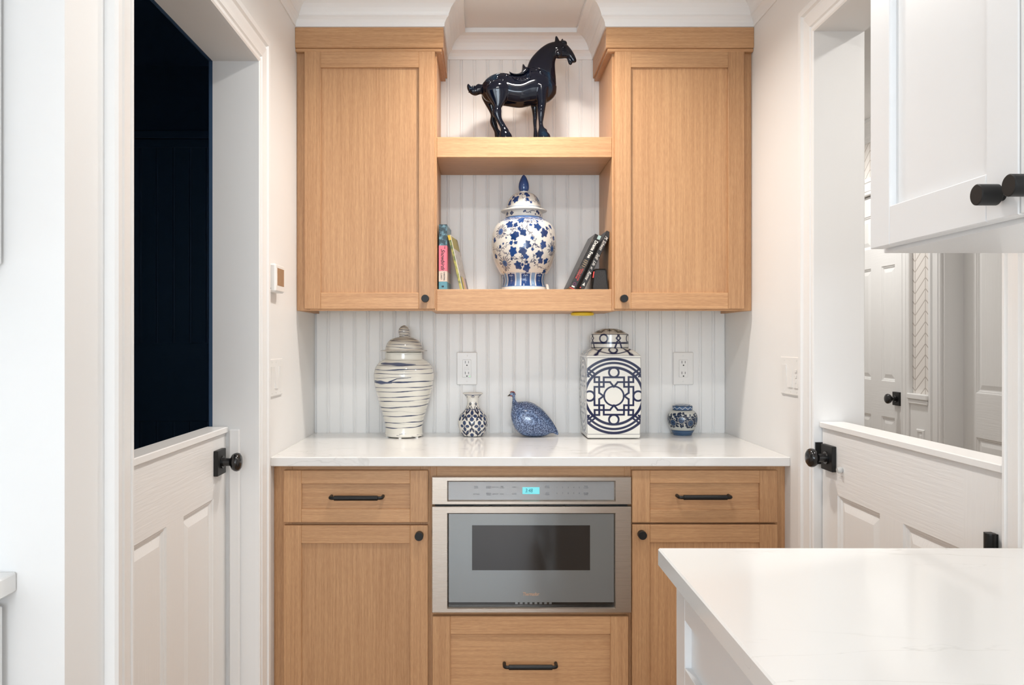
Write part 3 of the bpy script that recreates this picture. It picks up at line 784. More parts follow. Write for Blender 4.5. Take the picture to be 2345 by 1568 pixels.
for (x, y, p, where) in HALL_LIGHTS:
    downlight(x, y, p, 'round white recessed hall ceiling downlight ' + where, (1.0,.98,.95))

#__OBJECTS__
# ------------------------------------------------------------------ painted ceramics
WHT = np.array((.76, .735, .68)); WHT2 = np.array((.72, .71, .66))
NAVY = np.array((.012, .026, .10)); BLUE = np.array((.020, .062, .21)); MIDB = np.array((.07, .15, .35)); LTB = np.array((.20, .32, .50)); INK = np.array((.006, .010, .03))
def resample(prof, n):
    p = np.array(prof, float); d = np.r_[0, np.cumsum(np.hypot(*np.diff(p, axis=0).T))]
    t = np.linspace(0, d[-1], n); t = np.unique(np.r_[t, d])
    return np.c_[np.interp(t, d, p[:, 0]), np.interp(t, d, p[:, 1])]
def smoothprof(pts, n=12):
    """Catmull-Rom through profile points"""
    P = [pts[0]] + list(pts) + [pts[-1]]; out = []
    for i in range(1, len(P)-2):
        p0, p1, p2, p3 = map(np.array, (P[i-1], P[i], P[i+1], P[i+2]))
        for t in np.linspace(0, 1, n, endpoint=False):
            out.append(.5*((2*p1)+(-p0+p2)*t+(2*p0-5*p1+4*p2-p3)*t*t+(-p0+3*p1-3*p2+p3)*t**3))
    out.append(np.array(P[-2])); return [(max(0.0, q[0]), q[1]) for q in out]
def setcol(me, C):
    a = me.color_attributes.new('paint', 'FLOAT_COLOR', 'POINT')
    a.data.foreach_set('color', np.c_[C, np.ones(len(C))].astype(np.float32).ravel())
def painted_lathe(name, prof, rows, seg, cx, cy, parent, painter, pix):
    """prof: (r,z) metres bottom->top; painter(P) paints on chart; pix(z)->pixel row"""
    pr = resample(prof, rows); m = len(pr)
    th = np.linspace(-np.pi, np.pi, seg, endpoint=False)
    tc = math.atan2(-cx, cy)                              # direction to the viewer
    R = np.repeat(pr[:, 0], seg); Zz = np.repeat(pr[:, 1], seg); TH = np.tile(th, m)
    V = np.c_[cx + R*np.sin(TH+tc), cy - R*np.cos(TH+tc), Zz]
    i = np.arange(m-1)[:, None]*seg; k = np.arange(seg)[None, :]; k2 = (k+1) % seg
    Q = np.stack([i+k, i+k2, i+seg+k2, i+seg+k], -1).reshape(-1, 4)
    o = mesh_obj(name, V, Q, M['porcelain'], parent, smooth=True, recalc=False)
    C = np.tile(WHT, (len(V), 1)); P = Paint(TH, pix(Zz), R, C); painter(P); setcol(o.data, P.C)
    return o
class Paint:
    """chart: angle TH, row V (pixels); U0 is a constant radius in the same pixels"""
    def __init__(s, TH, V, R, C): s.TH, s.V, s.R, s.C = TH, V, R, C; s.aa = 3.0
    def put(s, sd, colr, alpha=1.0):
        a = np.clip(.5 - sd/(2*s.aa), 0, 1)*alpha
        s.C += a[:, None]*(np.asarray(colr) - s.C)
    def loc(s, th0, v0, R0):
        d = (s.TH - th0 + np.pi) % (2*np.pi) - np.pi
        return d*R0, s.V - v0
    def stroke(s, pts, w, colr, R0, w1=None, alpha=1.0):
        """pts: (u,v), u = angle*R0"""
        sd = np.full(len(s.V), 1e9); U = s.TH*R0; n = len(pts)-1
        for i in range(n):
            (ax, ay), (bx, by) = pts[i], pts[i+1]
            dx, dy = bx-ax, by-ay; L2 = dx*dx+dy*dy+1e-9
            t = np.clip(((U-ax)*dx+(s.V-ay)*dy)/L2, 0, 1)
            wd = w if w1 is None else w+(w1-w)*((i+t)/n)
            sd = np.minimum(sd, np.hypot(U-ax-t*dx, s.V-ay-t*dy)-wd)
        s.put(sd, colr, alpha)
    def blade(s, ax, ay, bx, by, w, colr, R0):
        U = s.TH*R0; dx, dy = bx-ax, by-ay; L2 = dx*dx+dy*dy; t = np.clip(((U-ax)*dx+(s.V-ay)*dy)/L2, 0, 1)
        s.put(np.hypot(U-ax-t*dx, s.V-ay-t*dy)-w*np.sin(np.pi*np.clip(t*.92+.05, 0, 1)), colr)
    def leaf(s, th0, v0, R0, L, rot, colr, seed=0, vein=None):
        x, y = s.loc(th0, v0, R0); c_, s_ = math.cos(rot), math.sin(rot)
        a, b = x*c_+y*s_, -x*s_+y*c_
        ph = np.arctan2(b, a); rr = np.hypot(a, b)
        r = L*(.60+.13*np.cos(5*ph+seed*.3)+.30*np.cos(ph)*(.5+.5*np.cos(ph))+.08*np.abs(np.sin(7*ph+seed))+.05*np.sin(3*ph+seed*1.7))
        near = rr < 2*L
        sd = np.where(near, (rr-r)*.85, 1e3); s.put(sd, colr)
        if vein is not None: s.put(np.where(near, np.maximum(np.abs(b)-L*.02, rr-L*.6), 1e3), vein, .6)
    def flower(s, th0, v0, R0, L, core, n, seed):
        x, y = s.loc(th0, v0, R0); ph = np.arctan2(y, x)+seed; rr = np.hypot(x, y)
        rng = np.random.RandomState(int(seed*10)+3)
        for k in range(n):
            a = 2*np.pi*k/n + rng.uniform(-.06, .06); Lk = L*rng.uniform(.8, 1.05)
            bend = .0006*rng.uniform(-1, 1)*(rr/L)
            d = (ph-a-bend*rr+np.pi) % (2*np.pi)-np.pi
            t = np.clip((rr-core)/(Lk-core), 0, 1)
            wv = L*.048*np.sin(np.pi*np.clip(t*1.0+.02, 0, 1))+1.2
            ac = np.abs(d)*np.maximum(rr, 1)
            sd = np.where((rr > core*.9) & (rr < Lk) & (np.abs(d) < 1), np.abs(ac-wv*.55)-L*.016*(1+1.2*t), 1e3)
            s.put(sd, NAVY)
        s.put(rr-core, MIDB); s.put(np.abs(rr-core*.9)-core*.10+core*.08*np.cos(14*ph), BLUE, .8); s.put(np.abs(rr-core*.32)-core*.10, NAVY); 
def asn(x): return math.asin(max(-.985, min(.985, x)))

# ---- big lidded floral jar on the lower shelf (chart in pixels*10.456 as measured)
def big_jar():
    d = 2.882; cx = X(1199.5, d); S = 10.456; CXF = 941.0
    zof = lambda y: Z(520 + y/S, d); rof = lambda h: h/S*d/F
    root = empty('temple_jar', (cx, d, 1.442), 'large blue and white lidded jar with leaf vines and a blue pointed finial', 'jar')
    pix = lambda z: (VY + (CAMZ - z)*F/d - 520)*S
    zb = 1.442; yb = pix(np.array([zb]))[0]
    body = [(0, yb), (300, yb), (548, yb), (553, yb-20), (550, yb-45), (530, 1425), (516, 1380), (503, 1300), (512, 1220), (535, 1150), (575, 1090), (625, 1000), (677, 900), (716, 800), (743, 700), (761, 600), (770, 500), (772, 400), (768, 300), (757, 200), (735, 100), (692, 0), (640, -70), (570, -125), (500, -170), (455, -200)]
    body = body[:4] + smoothprof(body[4:], 6)
    body += [(446, -215), (445, -260), (443, -340), (440, -352), (420, -355), (400, -340)]
    body = [(rof(h), zof(y)) for h, y in body]
    Rr = lambda y: float(np.interp(y, [-215, -170, -125, -70, 0, 100, 200, 300, 400, 500, 600, 700, 800, 900, 1000, 1090, 1150, 1300], [446, 500, 570, 640, 692, 735, 757, 768, 772, 770, 761, 743, 716, 677, 625, 575, 535, 503]))
    ang = lambda x, y: asn((x-CXF)/Rr(y))
    leaves = [(600,10,125,.6),(865,-70,110,-.6),(745,55,80,-1.0),(1245,80,125,.3),(1092,45,50,0),(920,205,120,1.3),(828,135,60,.5),(798,235,48,1.2),(715,320,140,-.9),(745,462,60,0),(655,450,70,2.2),(392,520,58,1.8),(462,470,38,-1),(255,340,85,1.2),(1405,235,150,-.8),(1392,478,130,1.5),(1128,350,60,1),(1025,490,125,1.5),(1140,605,52,1.2),(690,635,145,1.7),(912,630,140,1.3),(285,720,80,1.2),(980,785,85,0),(1285,725,130,-.3),(1322,850,100,.9),(1462,850,100,2.2),(660,815,48,1.6),(800,955,125,1.2),(1015,1015,125,1.8),(998,900,52,0),(912,950,48,2),(1412,1095,90,.6),(1478,110,62,-1.4),(1552,40,80,.4),(1640,300,75,1.5),(530,330,34,1),(240,-20,60,.5),(1245,-60,45,.8)]
    flowers = [(402,175,190,72,20),(1600,570,185,66,20),(500,915,180,66,20)]
    vines = [[(680,20),(682,165),(640,235),(590,275),(470,280)],[(1022,-60),(1020,120),(1050,200),(1110,250),(1175,320),(1205,400),(1195,480),(1130,540)],[(1200,485),(1250,540),(1310,565),(1365,605)],[(630,495),(540,505),(470,545),(420,600),(378,690)],[(222,560),(300,565),(345,600),(385,640)],[(640,760),(700,810),(760,835),(870,825),(915,860),(970,900)],[(1085,895),(1130,875),(1180,890),(1210,940),(1260,985),(1330,1015),(1450,1040)],[(1180,885),(1175,800),(1210,740),(1260,715)],[(880,830),(930,780),(980,770)],[(680,165),(760,150),(830,140)],[(905,30),(910,150)],[(1010,-10),(950,-60)],[(1040,-20),(1110,-55),(1200,-50)],[(1600,340),(1602,480)],[(1500,1000),(1545,850),(1575,720)],[(570,720),(520,690),(500,665)],[(1560,70),(1530,150),(1560,240),(1620,330)],[(500,1000),(512,1080),(500,1150)],[(350,690),(385,760)],[(230,300),(250,390)]]
    rng = random.Random(4)
    def paint(P):
        P.aa = 4.0
        for rep_ in (0.0, math.pi):
            for vn in vines:
                P.stroke([((ang(x, y)+rep_*(1 if ang(x,y) < 0 else -1))*700, y) for x, y in vn] if rep_ == 0 else [((ang(x, y)*.8 + (math.pi if ang(x, y) < 0 else -math.pi))*700, y) for x, y in vn] if all(ang(x, y) < 0 for x, y in vn) or all(ang(x, y) >= 0 for x, y in vn) else [(9e3, 0), (9e3, 1)], 4.0, NAVY, 700)
                if rep_: continue
                for (x, y) in vn:
                    for q in range(2):
                        a0 = rng.uniform(0, 6.28); hk = rng.choice((-1, 1)); L_ = rng.uniform(24, 42)
                        u0 = ang(x, y)*700; pts = [(u0, y)]
                        for t in range(1, 7):
                            aa = a0 + hk*t*.42; pts.append((pts[-1][0]+L_*.32*math.cos(aa), pts[-1][1]+L_*.32*math.sin(aa)))
                        P.stroke(pts, 3.2, NAVY, 700, 8.0)
            for i, (x, y, L_, ro) in enumerate(leaves):
                P.leaf(ang(x, y)+rep_, y, Rr(y), L_*.93, ro, BLUE*(.92+.22*math.sin(i*2.1)), i, NAVY)
            for i, (x, y, L_, co, n) in enumerate(flowers):
                P.flower(ang(x, y)+rep_, y, Rr(y), L_, co, n, i*.7)
        # lower lappet band
        rel = P.V; t = (np.degrees(P.TH) - 5) % 40.0; t = np.minimum(t, 40-t)
        band = (rel > 1118) & (rel < 1445)
        top_d = 1150 - 22*np.sqrt(np.clip(1-(t/13.5)**2, 0, 1)); top_l = 1150 - 20*np.sqrt(np.clip(1-((t-20)/6.5)**2, 0, 1))
        m_ = lambda c: np.where(c, -9.0, 9.0)
        P.put(m_(band & (rel > 1135) & (t > 12.8)), (.30,.42,.58))
        P.put(m_(band & (rel > top_d-6) & (t < 13.6)), (.25,.38,.55)); P.put(m_(band & (rel > top_d+8) & (t < 12.6)), WHT)
        P.put(m_(band & (rel > top_d+18) & (t < 11.6)), BLUE)
        P.put(m_(band & (rel > top_l-4) & (t > 14.2)), (.30,.42,.58)); P.put(m_(band & (rel > top_l+12) & (t > 15)), LTB)
        P.put(m_(band & (t > 13.4) & (t < 14.4)), WHT)
        for (a, c, rr_) in ((0,1200,14),(0,1250,7),(0,1280,7),(0,1310,9),(2.6,1310,6),(0,1340,6),(0,1370,5)):
            P.put(np.hypot((t-a)*8.8, rel-c)-rr_, (.45,.55,.68))
        P.put(np.abs(rel-1165-6*t)-7+(t > 6)*99, (.45,.55,.68)); P.put(np.hypot(t*8.8, (rel-1155)*.8)-20, NAVY)
        P.put(m_((rel > 1436) & (rel < 1450)), (.16,.28,.50))
        # shoulder collar scrolls
        w_ = 22*np.cos(P.TH*14)+10*np.cos(P.TH*28+1)
        P.put(m_((rel > -216) & (rel < -160)), MIDB); P.put(np.abs(rel+140+w_*.8)-24, BLUE); P.put(np.abs(rel+140+w_*.8-8*np.cos(P.TH*28))-4, WHT, .9); P.put(np.abs(rel+96+w_*1.3)-7, (.10,.2,.42)); P.put(np.hypot(((P.TH*14/6.2832+.5) % 1.0-.5)*200, rel+104)-12, BLUE)
        # neck marks
        for rep_ in (0, math.pi):
            for x in (545, 655):
                a_, b_ = P.loc(asn((x-CXF)/445)+rep_, -290, 445); dd = np.abs(a_)*.9+np.abs(b_)
                P.put(dd-58, NAVY); P.put(np.abs(dd-34)-3, (.25,.35,.5)); P.put(np.abs(dd-14)-3, (.25,.35,.5))
            sc_ = [((asn((x-CXF)/445)+rep_)*445 if rep_ == 0 else 9e3, y) for x, y in ((930,-300),(960,-330),(985,-300),(1010,-285),(1060,-290),(1100,-320),(1150,-335),(1200,-325))]
            P.stroke(sc_, 9, NAVY, 445, 7)
            for (x, y, r_) in ((945,-305,22),(975,-325,20),(1100,-285,14),(1250,-320,30),(1290,-290,34),(1215,-255,20),(1330,-250,20),(1270,-330,22)):
                a_, b_ = P.loc(asn((x-CXF)/445)+rep_, y, 445); P.put(np.hypot(a_, b_)-r_, NAVY); P.put(np.hypot(a_, b_)-r_*.35, MIDB)
    painted_lathe('body', body, 330, 540, cx, d, root, paint, pix)
    # lid
    L = [(430,-352),(545,-362),(551,-372),(551,-382),(540,-392),(500,-408),(440,-425),(415,-440),(412,-470),(402,-530),(385,-590),(358,-650),(318,-710),(270,-758),(215,-790),(150,-806),(110,-812),(105,-818),(100,-850)]
    L = L[:8] + smoothprof(L[8:17], 5) + L[17:]
    lv = [(770,-749),(890,-749),(892,-660),(960,-580),(1060,-558),(1170,-570)]
    def paintlid(P):
        P.aa = 4
        A = lambda x, y: asn((x-930)/float(np.interp(y, [-806,-790,-758,-710,-650,-590,-530,-440], [150,215,270,318,358,385,402,415])))
        for rep_ in (0, math.pi):
            if not rep_:
                P.stroke([(A(x, y)*400, y) for x, y in lv], 4, NAVY, 400)
                for (x, y) in lv:
                    P.stroke([(A(x,y)*400, y), (A(x,y)*400+18, y+24), (A(x,y)*400+36, y+20)], 3, NAVY, 400, 7)
            for i, (x, y, s_, ro) in enumerate([(990,-745,105,.5),(730,-600,110,-.8),(585,-530,90,-.7),(680,-680,60,.4),(845,-755,50,0),(1010,-610,62,1),(625,-600,50,2),(1100,-540,40,1.4),(660,-740,70,-.5)]):
                P.leaf(A(x, y)+rep_, y, 400, s_*.97, ro, BLUE, i, NAVY)
            P.flower(A(1262,-640)+rep_, -640, 400, 170, 55, 18, .4)
        P.put(np.abs(P.V+452)-8, LTB, .8)
    lid = painted_lathe('lid', [(rof(h), zof(y)) for h, y in L], 170, 420, cx, d, root, paintlid, pix)
    Fn = [(100,-846),(104,-868),(118,-885),(126,-930),(127,-975),(118,-1040),(100,-1100),(76,-1160),(46,-1215),(18,-1245),(1,-1252)]
    v, f = lathe([(rof(h), zof(y)) for h, y in [(60,-840)] + smoothprof(Fn, 5)], 40, TZ(cx, d, 0)); mesh_obj('finial', v, f, M['blue_glaze'], lid, smooth=True)
    # paper tag at the foot
    tx = X(1252, d-.02); v = [(tx-.005, d-.035, 1.468), (tx+.003, d-.037, 1.467), (tx+.008, d-.039, 1.446), (tx+.000, d-.037, 1.444)]
    v += [(p[0], p[1]+.001, p[2]) for p in v]
    mesh_obj('paper_tag', v, [[0,1,2,3],[7,6,5,4],[0,4,5,1],[1,5,6,2],[2,6,7,3],[3,7,4,0]], plain('paper', (.85,.74,.66), .7), root)
big_jar()

# ---- striped jar on the worktop (chart scale 5.6)
def striped_jar():
    d = 2.908; S = 5.6; cx = X(925, d); CXF = (925-840)*S
    zof = lambda y: Z(730 + y/S, d); rof = lambda h: h/S*d/F
    root = empty('temple_jar', (cx, d, .915), 'cream lidded jar with loose blue brushed stripes', 'jar')
    pix = lambda z: (VY + (CAMZ - z)*F/d - 730)*S
    yb = pix(np.array([.918]))[0]
    body = [(0, yb), (225, yb), (243, yb-8), (245, yb-25)] + smoothprof([(240, 1455), (238, 1380), (252, 1300), (272, 1220), (300, 1130), (326, 1040), (352, 940), (372, 850), (383, 760), (383, 700), (370, 640), (345, 590), (305, 548), (262, 522), (242, 512)], 8) + [(240, 505), (240, 440), (236, 428), (220, 426)]
    Rr = lambda y: float(np.interp(y, [505, 548, 590, 640, 700, 760, 850, 940, 1040, 1130, 1220, 1300, 1380, 1455], [240, 305, 345, 370, 383, 383, 372, 352, 326, 300, 272, 252, 238, 240]))
    lines = [(645,632,5,1),(660,655,3,.6),(697,685,3.5,.9),(752,712,3,.8),(700,775,1.6,.4),(805,782,7,1),(876,846,4,1),(835,890,1.6,.35),(928,888,4.5,1),(1005,955,4.5,1),(1050,1008,4.5,1),(1130,1085,5,1),(1128,1075,3.5,.8),(1065,1145,1.8,.4),(1172,1150,3.6,.8),(1110,1210,1.6,.4),(1243,1200,5.5,1),(1285,1250,2.4,.5),(1318,1297,5,1),(1300,1350,1.8,.45),(1388,1352,5.5,1),(1460,1475,2.2,.4),(590,588,5,.9),(560,556,2,.5),(520,526,3,.7),(450,455,1.6,.4),(615,600,1.6,.35),(1020,1060,1.4,.3)]
    rng = np.random.RandomState(3); SB = np.array((.014,.032,.095))
    def paint(P):
        P.aa = 1.8; U = P.TH/np.pi*2        # -1..1 across the visible half
        P.C[:] = np.array((.75,.73,.66))
        for (a, b_, w_, al) in lines:
            ph = rng.uniform(0, 6.28, 5)
            # closed stripes: ramp across the front, return behind
            ramp = np.where(np.abs(U) <= 1, (U+1)/2, (2-np.abs(U))/2+0*U); ramp = np.where(U > 1, 1-(U-1)/2*1.0, np.where(U < -1, (-U-1)/2, ramp))
            y = a+(b_-a)*ramp + 3*np.sin(P.TH*2+ph[0])+2*np.sin(P.TH*5+ph[1])
            wd = w_*(.90+.35*np.sin(P.TH*3+ph[2])+.25*np.sin(P.TH*7+ph[3]))
            msk = 1.0 if al > .85 else np.clip(.5+.9*np.sin(P.TH*2.0+ph[4]), 0, 1)
            P.put(np.abs(P.V-y)-np.maximum(wd, .6), SB, al*msk)
        for (x0, x1, y, h) in ((190, 620, 565, 19), (60, 330, 795, 25)):
            a0, a1 = asn((x0-CXF)/Rr(y)), asn((x1-CXF)/Rr(y)); t = np.clip((P.TH-a0)/(a1-a0), 0, 1)
            P.put(np.where((P.TH > a0) & (P.TH < a1), np.abs(P.V-y-10*t)-h*np.sin(np.pi*np.clip(t*.85+.12, 0, 1))*(.85+.15*np.sin(t*14)), 99), np.array((.025,.05,.14)), .9)
        P.stroke([(asn((290-CXF)/380)*380, 792), (asn((340-CXF)/380)*380, 772), (asn((390-CXF)/380)*380, 750), (asn((560-CXF)/380)*380, 736)], 9, SB, 380, 3)
        for k in range(26):
            th = rng.uniform(-3.1, 3.1); y = 1450+rng.uniform(-8, 60); P.stroke([(th*240, y), (th*240+rng.uniform(15, 60), y-rng.uniform(-3, 6))], 3.2, SB, 240, 1, .85)
    painted_lathe('body', [(rof(h), zof(y)) for h, y in body], 320, 480, cx, d, root, paint, pix)
    lid = [(220, 424), (300, 412), (302, 407), (296, 402), (240, 392), (236, 386)] + smoothprof([(234, 375), (228, 345), (210, 305), (180, 272), (135, 248), (90, 236), (62, 232)], 6)
    def pl(P):
        P.aa = 1.8; P.C[:] = np.array((.70,.67,.60))
        for (a, b_, w_, al) in ((260,268,3,.8),(275,300,4.5,.9),(270,330,2,.5),(318,342,3.6,.9),(352,385,4,.9),(362,372,1.5,.4),(245,250,3,.8),(404,410,6,.5)):
            ramp = np.cos(P.TH-np.pi/2)*.5+.5
            P.put(np.abs(P.V-(a+(b_-a)*ramp+2*np.sin(P.TH*3+a)))-w_*(.7+.4*np.sin(P.TH*4+b_)), SB, al)
    l = painted_lathe('lid', [(rof(h), zof(y)) for h, y in lid], 110, 300, cx, d, root, pl, pix)
    fin = [(62, 234), (58, 215), (64, 190), (70, 165), (66, 135), (48, 108), (24, 90), (1, 82)]
    def pf(P):
        P.aa = 1.8; P.C[:] = np.array((.66,.62,.55))
        for (a, w_) in ((100,3),(118,2.4),(134,3.2),(160,1.8),(178,3),(198,2),(215,3)):
            P.put(np.abs(P.V-(a+9*np.sin(P.TH+a*.1)))-w_, SB, .9)
    painted_lathe('finial', [(rof(h), zof(y)) for h, y in smoothprof(fin, 6)], 60, 120, cx, d, l, pf, pix)
    for k in range(6):
        a = k*math.pi/3 + .4; px_, py_ = cx+.062*math.cos(a), d+.062*math.sin(a)
        v, f = lathe([(.006, 0), (.006, .004)], 10, TZ(px_, py_, .915)); mesh_obj('foot_pad', v, f, M['plastic'], root)
striped_jar()

# ---- small quatrefoil vase (chart scale 13.63)
def small_vase():
    d = 2.925; S = 13.63; cx = X(1082.8, d)
    zof = lambda y: Z(890 + y/S, d); rof = lambda h: h/S*d/F
    pix = lambda z: (VY + (CAMZ - z)*F/d - 890)*S
    root = empty('bud_vase', (cx, d, .915), 'small flared-neck vase with navy quatrefoils and stems', 'vase')
    yb = pix(np.array([.9152]))[0]
    body = [(0, yb), (270, yb), (288, yb-8), (292, yb-40)] + smoothprof([(315, 1450), (360, 1390), (412, 1290), (448, 1190), (465, 1090), (466, 1000), (442, 900), (390, 800), (305, 700), (240, 630), (205, 560), (182, 470), (175, 390), (182, 320), (208, 260), (255, 200), (300, 160)], 6) + [(314, 145), (316, 132), (308, 126), (290, 135), (200, 260), (150, 400), (0, 450)]
    Rr = lambda y: float(np.interp(y, [170, 320, 450, 560, 640, 700, 800, 900, 1000, 1090, 1190, 1290, 1390, 1450], [300, 182, 175, 200, 240, 305, 390, 442, 466, 465, 448, 412, 360, 315]))
    D2 = np.array((.022, .045, .12)); D1 = np.array((.010, .016, .045))
    def petal(P, th, y, R0, dx, dy, a, b_):
        u, v = P.loc(th, y, R0); u = u-dx; v = v-dy
        q = np.sqrt((u/a)**2+(v/b_)**2); P.put((q-1)*min(a, b_), D2); P.put(np.abs((q-.86)*min(a, b_))-4, D1); P.put(np.where(q < .7, np.abs(u if a < b_ else v)-3, 99), (.07,.12,.25))
    def paint(P):
        P.aa = 5; rad = math.radians
        for k in range(6):
            for (th0, y) in ((-4, 815), (-34, 1125)):
                th = rad(th0+60*k); R0 = Rr(y)
                for (dx, dy, a, b_) in ((0,-98,58,70),(0,94,56,68),(-100,0,62,46),(100,0,62,46)): petal(P, th, y, R0, dx, dy, a, b_)
                u, v = P.loc(th, y, R0); P.put(np.hypot(u, v)-24, D1); P.put(np.hypot(u, v)-12, (.4,.45,.52))
            petal(P, rad(-4+60*k), 1400, Rr(1400), 0, 0, 56, 58)
            for (th0, y, up) in ((-34, 790, 1), (-4, 1150, 1), (-34, 1440, 1)):
                th = rad(th0+60*k); R0 = Rr(y)
                P.stroke([(th*R0, y-60), (th*R0, y+50)], 13, D1, R0)
                for sx in (-1, 1):
                    P.blade(th*R0+sx*8, y-30, th*R0+sx*92, y-195, 34, D1, R0); P.stroke([(th*R0+sx*18, y-70), (th*R0+sx*84, y-92)], 20, D1, R0, 6)
                    P.blade(th*R0+sx*6, y+25, th*R0+sx*84, y+175, 32, D1, R0); P.stroke([(th*R0+sx*18, y+62), (th*R0+sx*78, y+84)], 18, D1, R0, 5)
                    P.blade(th*R0+sx*30, y-80, th*R0+sx*76, y-165, 9, (.05,.09,.20), R0); P.blade(th*R0+sx*26, y+70, th*R0+sx*66, y+145, 8, (.05,.09,.20), R0)
            th = rad(-27+60*k); R0 = 205; U, Vv = P.loc(th, 620, R0)
            P.put(np.where((Vv < 0) & (Vv > -165), np.abs(np.abs(U)-(95+Vv*.62))-11, 99), D1)
            P.put(np.where((Vv < -10) & (Vv > -80), np.abs(U)-(62+Vv*.85), 99), D1)
            for (dx, dy, r_) in ((0,-205,17),(0,-170,20),(-34,-160,19),(34,-160,19),(0,-135,13)): P.put(np.hypot(U-dx, Vv-dy)-r_, D1)
            P.put(np.hypot(U, Vv+172)-7, (.4,.5,.62))
            th = rad(60*k); U, Vv = P.loc(th, 205, 255); P.put(np.maximum(np.hypot(U, Vv+22)-42, -Vv-16), D2); P.put(np.where(Vv > 0, np.abs(np.hypot(U, Vv)-55)-8+5*np.sin(10*np.arctan2(Vv, U)), 99), D1)
        P.put(np.abs(P.V-632)-11, D2); P.put(np.abs(P.V-172)-9, D2); P.put(np.abs(P.V-1462)-6, D2, .8)
    painted_lathe('body', [(rof(h), zof(y)) for h, y in body], 180, 280, cx, d, root, paint, pix)
small_vase()

# ---- small ginger jar (chart scale 16.5)
def ginger_jar():
    d = 2.962; S = 16.5; cx = X(1562.8, d)
    zof = lambda y: Z(910 + y/S, d); rof = lambda h: h/S*d/F
    pix = lambda z: (VY + (CAMZ - z)*F/d - 910)*S
    root = empty('ginger_jar', (cx, d, .915), 'small round blue ginger jar with dense flower scrolls and zigzag lid', 'jar')
    yb = pix(np.array([.9152]))[0]
    body = [(0, yb), (320, yb), (350, yb-10)] + smoothprof([(358, 1370), (395, 1290), (445, 1195), (495, 1080), (535, 970), (558, 850), (560, 760), (545, 660), (510, 580), (462, 520), (410, 485), (370, 470)], 6) + [(355, 465), (340, 460)]
    rng = random.Random(11); G = np.array((.55,.56,.52)); DK = np.array((.009,.020,.052)); MB_ = np.array((.045,.10,.20))
    def paint(P):
        P.aa = 6; P.C[:] = G; R0 = 545
        for k in range(5):
            for (th0, y) in ((math.radians(-4+72*k), 810), (math.radians(33+72*k), 920)):
                for t in range(11):
                    a0 = t*.571; rr_ = 150+26*math.sin(t*2)
                    P.leaf(th0+rr_*math.cos(a0)/R0, y+rr_*math.sin(a0)*1.0, R0, 55+12*math.sin(t*3+k), a0+.8, DK, t+k)
                P.stroke([(th0*R0+230*math.cos(a)*.9, y-20+220*math.sin(a)) for a in np.linspace(-2.8, -.3, 9)], 20, DK, R0, 12); P.stroke([(th0*R0+230*math.cos(a)*.9, y-20+220*math.sin(a)) for a in np.linspace(-2.6, -.6, 9)], 7, MB_, R0, 4)
        for k in range(130):
            th = -3.14+6.28*((k*.618) % 1); y = 560+545*((k*.7548) % 1)
            P.leaf(th, y, R0, rng.uniform(46, 78), rng.uniform(0, 6.2), DK, k, MB_)
        for k in range(5):
            for (th0, y, r_) in ((math.radians(-4+72*k), 810, 118), (math.radians(33+72*k), 920, 122)):
                u, v = P.loc(th0, y, R0); ph = np.arctan2(v, u); q = np.hypot(u, v)
                P.put(q-r_*1.10, G); P.put(q-r_-8*np.cos(12*ph), DK); P.put(np.where(q > 26, q-r_*.82, 99), MB_, .9); P.put(np.where(q < r_*.85, np.abs(np.sin(6*ph))*q*.17-5, 99), DK, .8)
        P.put(np.where(P.V > 1115, -9, 9), G); P.put(1205-P.V, MB_); P.put(np.where(P.V > 1225, np.abs(np.sin(P.TH*40+P.V*.05)*np.sin(P.V*.09))*12-5, 9), (.10,.18,.30), .6); P.put(np.abs(P.V-1208)-8, DK); P.put(np.abs(P.V-1340)-8, DK); P.put(np.where(P.V < 515, -9, 9), G)
    painted_lathe('body', [(rof(h), zof(y)) for h, y in body], 150, 300, cx, d, root, paint, pix)
    def pl(P):
        P.aa = 6; P.C[:] = MB_*1.15
        P.put(np.abs(P.V-308)-10, DK); P.put(np.abs(P.V-455)-10, DK)
        t = (P.TH/(2*np.pi)*11) % 1.0; zz = 345+75*np.abs(t*2-1)
        P.put(np.where((P.V > 320) & (P.V < 440), np.abs(P.V-zz)-11, 99), (.62,.66,.68))
        P.put(np.where(P.V < 296, np.sin(P.TH*9+P.R*1e3*.8)*6+2, 99), (.50,.52,.50)); 
    lid = [(350, 478), (372, 468), (374, 330), (368, 308), (340, 290), (270, 262), (160, 243), (1, 236)]
    painted_lathe('lid', [(rof(h), zof(y)) for h, y in lid], 70, 260, cx, d, root, pl, pix)
ginger_jar()

